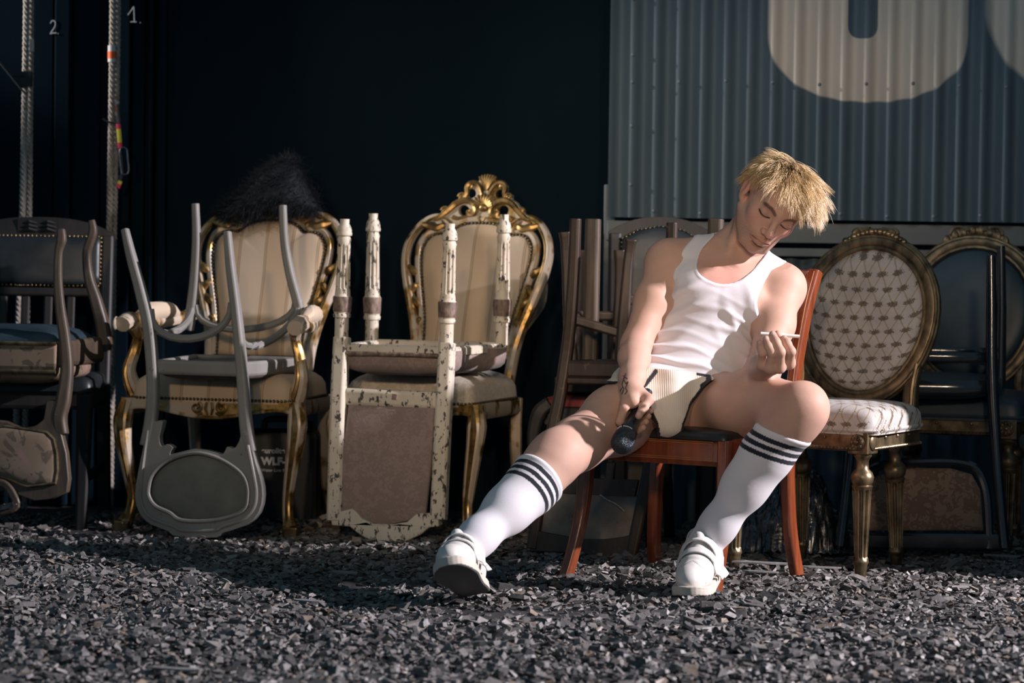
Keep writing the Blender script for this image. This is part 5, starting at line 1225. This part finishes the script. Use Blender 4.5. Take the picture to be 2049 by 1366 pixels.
me_up = to_mesh('shoe_upper', [mesh_field(fup, (-.08, -.23, .0), (.08, .12, .17), .0024)], sh_colr); me_so = to_mesh('shoe_sole', [mesh_field(fsole, (-.08, -.24, -.01), (.08, .12, .06), .0024)], sole_col)
MAT['strapm'] = flat('white_strap', (.76, .73, .69), .5); 
def strap_mesh(y0, w_, zt, tail):
    b = MB(); P = []
    for k in range(15):
        a = math.pi*(1-k/14); P.append(Vector((.0535*math.cos(a), y0-.012*math.sin(a)+.004*k/14, .050+(zt+.007-.050)*math.sin(a)**.8)))
    P = P[1:]+[Vector((.062, y0+.006, .043-tail*.4)), Vector((.068, y0+.008, .032-tail))]
    b.bar(P, w_, .0055, (0, -.25, 1)); return b
def shoe(mtx, label):
    o = thing('shoe', label, 'shoe'); del o['category']; o.parent = man; o.matrix_parent_inverse = Matrix.Translation(-man.location); o.matrix_basis = mtx
    u_ = link('upper', me_up.copy(), MAT['shoe'], o); s_ = link('sole', me_so.copy(), MAT['soler'], o)
    for y0, zt, tl_ in ((-.078, .104, .0), (-.038, .128, .004)): strap_mesh(y0, .029, zt, tl_).build('strap', MAT['strapm'], o, 60, bevel=.0015)
    b = MB(); b.tube([(-.050, -.095, .060), (-.048, -.062, .066)], .0028, 6); b.tube([(-.048, -.056, .070), (-.046, -.022, .078)], .0028, 6); b.build('buckle', MAT['strapm'], o)
    return o
def shoe_mtx(ank, toe, upn, off=.10):
    toe = Vector(toe).normalized(); y = -toe; z = Vector(upn); z = (z-y*z.dot(y)).normalized(); x = y.cross(z)
    R = Matrix((x, y, z)).transposed(); org = Vector(ank)-R @ Vector((0, .015, off)); return Matrix.Translation(org) @ R.to_4x4()
shoe(shoe_mtx(ankR, (-.20, -.93, .30), (-.22, .1, 1)), 'white shoe heel down with toe lifted towards the viewer')
shoe(shoe_mtx(ankL, (-.26, -.95, -.10), (-.05, 0, 1)), 'white shoe planted flat with its straps loose')
# ---- hair
def make_hair():
    rng = np.random.default_rng(5)
    scalp = lambda y: .070 if y < -.045 else .070-.42*(y+.045) if y < .045 else .032-1.1*(y-.045)
    NC, NS, S = 330, 9000, 14
    rad = np.array((.0765, .095, .075)); ctr = np.array((0, .014, .030)); G = HRn.T @ np.array((0, 0, -1.0)); whorl = np.array((-.012, .050, .102))
    def roots(n):
        out = []
        while len(out) < n:
            v = rng.normal(0, 1, 3); v /= np.linalg.norm(v); p = ctr+v*rad
            line = scalp(p[1])
            if p[2] > max(line, -.045): out.append(p)
        return np.array(out)
    def grow(p0, L):
        n = len(p0); nr = (p0-ctr)/rad; nr /= np.linalg.norm(nr, axis=1)[:, None]; fl = p0-whorl; fl -= nr*(fl*nr).sum(1)[:, None]; fl /= np.linalg.norm(fl, axis=1)[:, None]+1e-6
        front = np.clip((-p0[:, 1]-.005)/.05, 0, 1)[:, None]; sgn = np.where(p0[:, 0] > -.028, 1.0, -1.0)[:, None]
        side = np.concatenate([sgn, np.full((n, 1), -.42), np.full((n, 1), -.05)], 1); fl = fl*(1-.8*front)+side*.8*front
        tw = np.cross(nr, fl); d = nr*.30+fl*1.0+tw*rng.normal(0, .34, n)[:, None]+rng.normal(0, .16, (n, 3)); d /= np.linalg.norm(d, axis=1)[:, None]
        P = [p0]; step = (L/(S-1))[:, None]; lift = rng.uniform(1.02, 1.13, n)[:, None]; curl = rng.normal(0, .30, (n, 3))
        for k in range(S-1):
            p = P[-1]+d*step; q = (p-ctr)/rad; r = np.linalg.norm(q, axis=1)[:, None]; lim = 1+(lift-1)*min(1, k/3); p = np.where(r < lim, ctr+q/r*lim*rad, p); P.append(p)
            f = p-whorl; d = d+G*(.06+.020*k)+curl*.34*(k > 3); d = (p-P[-2])/step*.55+d*.45; d /= np.linalg.norm(d, axis=1)[:, None]
        return np.stack(P, 1)
    rc = roots(NC); Lc = np.where(rc[:, 2] > .058, rng.uniform(.065, .110, NC)*np.where(rc[:, 0] < -.035, .62, 1.0), np.where(rc[:, 1] > .045, rng.uniform(.045, .07, NC), rng.uniform(.022, .04, NC))); C = grow(rc, Lc)
    r = roots(NS); d2 = ((r[:, None]-rc[None])**2).sum(2); ci = d2.argmin(1); L = Lc[ci]*rng.uniform(.75, 1.12, NS); Hh = grow(r, L)
    t_ = np.linspace(0, 1, S)[None, :, None]; pull = np.clip(t_*1.3, 0, .74)*np.where(rng.uniform(0, 1, NS) < .06, .2, 1.0)[:, None, None]
    off = rng.normal(0, .0046, (NS, 1, 3)); Hh = Hh*(1-pull)+(C[ci]+off)*pull
    Pw = HC+(Hh*HS) @ HRn.T; n = NS
    tg = np.gradient(Pw, axis=1); tg /= np.linalg.norm(tg, axis=2)[:, :, None]+1e-9; a = np.cross(tg, np.array((.3, .8, .52))); a /= np.linalg.norm(a, axis=2)[:, :, None]+1e-9; b = np.cross(tg, a)
    w = (.00055*np.clip(1.15-t_**3, .15, 1))
    ring = [Pw+(a*math.cos(q)+b*math.sin(q))*w for q in (0, 2.094, 4.189)]
    V = np.stack(ring, 2).reshape(-1, 3); base = (np.arange(n)[:, None]*S+np.arange(S-1)[None])*3
    Q = np.concatenate([np.stack([base+k, base+(k+1) % 3, base+3+(k+1) % 3, base+3+k], -1).reshape(-1, 4) for k in range(3)])
    tone = rng.uniform(0, 1, (n, 1, 1)); root, tip = np.array((.17, .10, .048)), np.array((.72, .52, .28)); tl_ = np.clip(t_*2.2-.1, 0, 1)
    col = (root*(1-tl_)+tip*tl_)*(.62+.55*tone); col = np.repeat(np.broadcast_to(col, (n, S, 3))[:, :, None], 3, 2).reshape(-1, 3)
    return to_mesh('hair', [(V, Q)], lambda P: col)
t = NT('blond_hair'); at = t.n('Attribute'); at.attribute_name = 'Col'; MAT['hair'] = t.out(at.outputs['Color'], .38, 0, None, 0, 0, 0, .6)
mlink('hair', make_hair(), MAT['hair'], 'tousled blond hair with darker roots falling to one side')

# ================================================================== small things
# microphone in the right hand
mo = thing('microphone', 'black handheld microphone held against the bare thigh', 'microphone', None, None, tuple(axis0))
A0 = Vector(axis0); rel = lambda t_: Vector(am)*(t_*ML)
MAT['micbody'] = m_noise('black_microphone_body', (.012, .015, .018), (.025, .03, .034), 30, .28, 0, None, .3, .7, .1, .2)
t = NT('microphone_mesh'); v = t.n('TexVoronoi', _Scale=420.0); t.l(t.co, v.inputs[0]); MAT['micmesh'] = t.out((.05, .062, .072), .32, .7, v.outputs['Distance'], .9, .002)
MB().lathe(rel(-.02), rel(.78), [(0, .010), (.02, .0135), (.25, .0150), (.6, .0172), (.85, .0205), (1, .0235)], 24).build('handle', MAT['micbody'], mo)
MB().lathe(rel(.775), rel(.865), [(0, .0235), (.1, .0262), (.9, .0268), (1, .0255)], 28).build('collar_ring', MAT['micbody'], mo)
MB().lathe(rel(.86), rel(1.155), [(0, .0275), (.15, .0300), (.40, .0312), (.65, .0298), (.84, .0250), (.95, .0178), (1, .010)], 30).build('grille', MAT['micmesh'], mo)
b = MB()
for k in range(13):
    if k in (5,): continue
    a = -1.2+k*.14; q = Vector(e2)*math.cos(a)*.0272+Vector(e1)*math.sin(a)*.0272; b.ball(rel(.835)+q, (.0018, .0012, .0022), 6, 4)
b.build('ring_lettering', MAT['whitetape'], mo)
b = MB(); q = Vector(e2)*.0178+Vector(e1)*.004; b.bar([rel(.58)+q, rel(.68)+q*1.08], .006, .004, tuple(e2)); b.build('switch', MAT['black'], mo)
# cigarette in the left hand
c0, c1 = W(1522, 667, -.268), W(1600, 673, -.262)
co = thing('cigarette', 'white unlit cigarette held between raised fingertips', 'cigarette', None, None, tuple(c0))
MAT['paper'] = flat('cigarette_paper', (.80, .77, .75), .8); d = c1-c0
MB().tube([Vector((0, 0, 0)), d*.70], .0046, 14).build('paper_tube', MAT['paper'], co, 60); MB().tube([d*.70, d], .0047, 14).build('filter', flat('filter_paper', (.78, .72, .68), .8), co, 60)
# fog fluid canister under the armchair
yc = 1.46; cp = W(556, 1060, yc); fo_ = thing('fluid_canister', 'black fog fluid canister with white lettering under the armchair', 'canister', None, None, (cp.x, yc, 0))
wc, hc_ = .25, .30
MB().box((0, .08, hc_/2), (wc, .16, hc_)).build('body', MAT['black'], fo_, None, bevel=.02)
MB().tube(crom([Vector(p) for p in ((-.05, .08, hc_-.01), (-.045, .08, hc_+.03), (.045, .08, hc_+.03), (.05, .08, hc_-.01))], 4), .011, 8).build('handle', MAT['black'], fo_)
MB().lathe((.085, .08, hc_-.005), (.085, .08, hc_+.028), [(0, .024), (.8, .024), (1, .02)], 16).build('cap', MAT['black'], fo_)
MAT['print'] = flat('pale_print', (.72, .78, .84), .7)
def text(s, px, py, size, y, bold, mat, parent, name='lettering', label=None):
    cu = bpy.data.curves.new(name, 'FONT'); cu.body = s; cu.size = size; cu.extrude = .0004; cu.offset = bold
    o = bpy.data.objects.new(name, cu); COL.objects.link(o); dg = bpy.context.evaluated_depsgraph_get(); me = bpy.data.meshes.new_from_object(o.evaluated_get(dg)); bpy.data.objects.remove(o)
    p = W(px, py, y); q = link(name, me, mat, parent, None, label); q.location = p-parent.location; q.rotation_euler = (math.pi/2, 0, 0); return q
text('eurolite', 523, 906, .0235, yc-.0012, .0009, MAT['print'], fo_); text('WLF-2', 523, 929, .0330, yc-.0012, .0018, MAT['print'], fo_); text('Water Low Fog', 523, 943, .0135, yc-.0012, .0002, MAT['print'], fo_)
# strands helper for fur
def strands(P0, D, L, S, w0, name, mat, parent, grav=.12, curl=.15):
    n = len(P0); P = [P0]; d = D.copy(); st = (L/(S-1))[:, None]
    for k in range(S-1): P.append(P[-1]+d*st); d = d+np.array((0, 0, -grav))+rng.normal(0, curl, (n, 3)); d /= np.linalg.norm(d, axis=1)[:, None]
    Pw = np.stack(P, 1); tg = np.gradient(Pw, axis=1); tg /= np.linalg.norm(tg, axis=2)[:, :, None]+1e-9
    a = np.cross(tg, np.array((.2, .9, .3))); a /= np.linalg.norm(a, axis=2)[:, :, None]+1e-9; b = np.cross(tg, a); t_ = np.linspace(0, 1, S)[None, :, None]; w = w0*(1.05-t_)
    V = np.stack([Pw+(a*math.cos(q)+b*math.sin(q))*w for q in (0, 2.094, 4.189)], 2).reshape(-1, 3); base = (np.arange(n)[:, None]*S+np.arange(S-1)[None])*3
    Q = np.concatenate([np.stack([base+k, base+(k+1) % 3, base+3+(k+1) % 3, base+3+k], -1).reshape(-1, 4) for k in range(3)])
    return link(name, to_mesh(name, [(V, Q)]), mat, parent, 'stuff')
MAT['fur'] = m_noise('black_fur', (.006, .009, .012), (.016, .022, .030), 60, .65, 0, None, .3, .7, 0, 0, .25)
yf = 1.73; fp = W(545, 432, yf); fu = thing('fur_hat', 'shaggy black fur draped over the gilt crest of the armchair', 'fur', None, None, tuple(fp))
fo2 = [(440, 428), (462, 408), (496, 378), (530, 346), (558, 328), (580, 322), (598, 332), (614, 362), (630, 396), (638, 420), (600, 424), (556, 422), (510, 426), (470, 438)]
f2 = smooth2([(lambda p: (p.x-fp.x, p.z-fp.z))(W(a, c, yf)) for a, c in fo2], 3, True)
b = MB(); b.pad(f2, .075, lambda u, v, q: Vector((u, -q, v)), 7, 2, .0, .004); b.pad(f2, .06, lambda u, v, q: Vector((u, q, v)), 7, 2, 0, .004); pe = b.build('pelt', MAT['fur'], fu, 180)
me = pe.data; nv = len(me.vertices); co_ = np.empty(nv*3, f32); me.vertices.foreach_get('co', co_); co_ = co_.reshape(-1, 3); nr = np.array([v.normal[:] for v in me.vertices])
ix = rng.integers(0, nv, 5200); p0 = co_[ix]+rng.normal(0, .006, (5200, 3)); dd = nr[ix]*.6+np.array((-.45, -.1, -.25))+rng.normal(0, .35, (5200, 3)); dd /= np.linalg.norm(dd, axis=1)[:, None]
strands(p0.astype(float), dd, rng.uniform(.025, .055, 5200), 6, .0008, 'fur_hairs', MAT['fur'], fu)
# crumpled glittering black sheet on the floor behind the patterned chair
MAT['sheet'] = m_noise('glossy_black_sheet', (.06, .065, .07), (.22, .22, .22), 30, .12, .8, None, .3, .7, .8, .3, .8, 0, None, .012)
from mathutils import noise as mn
hp0 = W(1556, 1090, .98); V = []; F = []; nu, nv_ = 110, 56
for i in range(nu):
    for k in range(nv_):
        u, v = i/(nu-1)*2-1, k/(nv_-1)*2-1; r = math.hypot(u, v*1.0)
        h = max(0, 1-r**2)**.6*(.20+.07*math.sin(u*3+1)+.05*math.cos(v*4+u*5)); p = Vector((u*6, v*4, 3))
        h += .05*(abs(mn.noise(p*1.1)))*max(0, 1-r*r)+.018*abs(mn.noise(p*3.7))+.009*abs(mn.noise(p*9))
        V.append((u*.23+.012*mn.noise(p*2.1+Vector((9, 1, 2))), v*.20+.012*mn.noise(p*2.3+Vector((3, 8, 1))), h+.004))
for i in range(nu-1):
    for k in range(nv_-1): a = i*nv_+k; F.append((a, a+nv_, a+nv_+1, a+1))
o = MB().add(V, F).build('crumpled_sheet', MAT['sheet'], None, None); o.location = (hp0.x, .98, 0); md = o.modifiers.new('s', 'SOLIDIFY'); md.thickness = .003
tag(o, 'crumpled glittering black plastic sheet heaped behind the patterned chair legs', 'plastic sheet')
# cushion hanging behind the gilt chair, carton behind the stack
t = NT('cream_rust_stripe'); X, Y, Z = t.sep(); q = t.math('ABSOLUTE', t.math('SUBTRACT', t.math('ADD', Z, t.math('MULTIPLY', X, -.7)), .03)); m_s = t.math('LESS_THAN', q, .008)
MAT['rust'] = t.out(t.mix(m_s, (.38, .345, .29), (.30, .14, .08)), .8, 0, t.noise(40, 4), .4, .003)
yh = 1.90; hp1 = W(1068, 600, yh); o = thing('hanging_cushion', 'cream cloth bundle with rust stripe hooked behind the gilt chair back', 'cloth', None, None, tuple(hp1))
oc = smooth2([(lambda p: (p.x-hp1.x, p.z-hp1.z))(W(a, c, yh)) for a, c in ((1062, 552), (1085, 546), (1093, 562), (1093, 586), (1087, 613), (1066, 643), (1042, 670), (1026, 655), (1040, 600))], 3, True)
b = MB(); b.pad(oc, .03, lambda u, v, q: Vector((u, -q, v)), 6, 3, .0, .003); b.pad(oc, .03, lambda u, v, q: Vector((u, q, v)), 6, 3, 0); b.build('cloth_bundle', MAT['rust'], o, 70)
b = MB(); b.tube([Vector((p[0], -.012, p[1])) for p in oc], .004, 6, True); b.build('bundle_seam', MAT['rust'], o)
p0, p1 = W(1252, 1060, 1.5), W(1348, 925, 1.5); o = thing('carton', 'dim grey cardboard carton standing behind the wooden stack', 'carton', None, None, ((p0.x+p1.x)/2, 1.5, 0))
MAT['card'] = m_noise('grey_card', (.12, .115, .10), (.17, .16, .145), 8, .85); h = p1.z; MB().box((0, .09, h/2), (p1.x-p0.x, .18, h)).build('box', MAT['card'], o, None, bevel=.003)
MB().box((0, -.001, h-.05), (p1.x-p0.x-.004, .003, .045)).build('flap', MAT['card'], o, None); MB().box((0, -.001, h*.45), (.05, .003, .03)).build('hand_hole', MAT['black'], o, None)
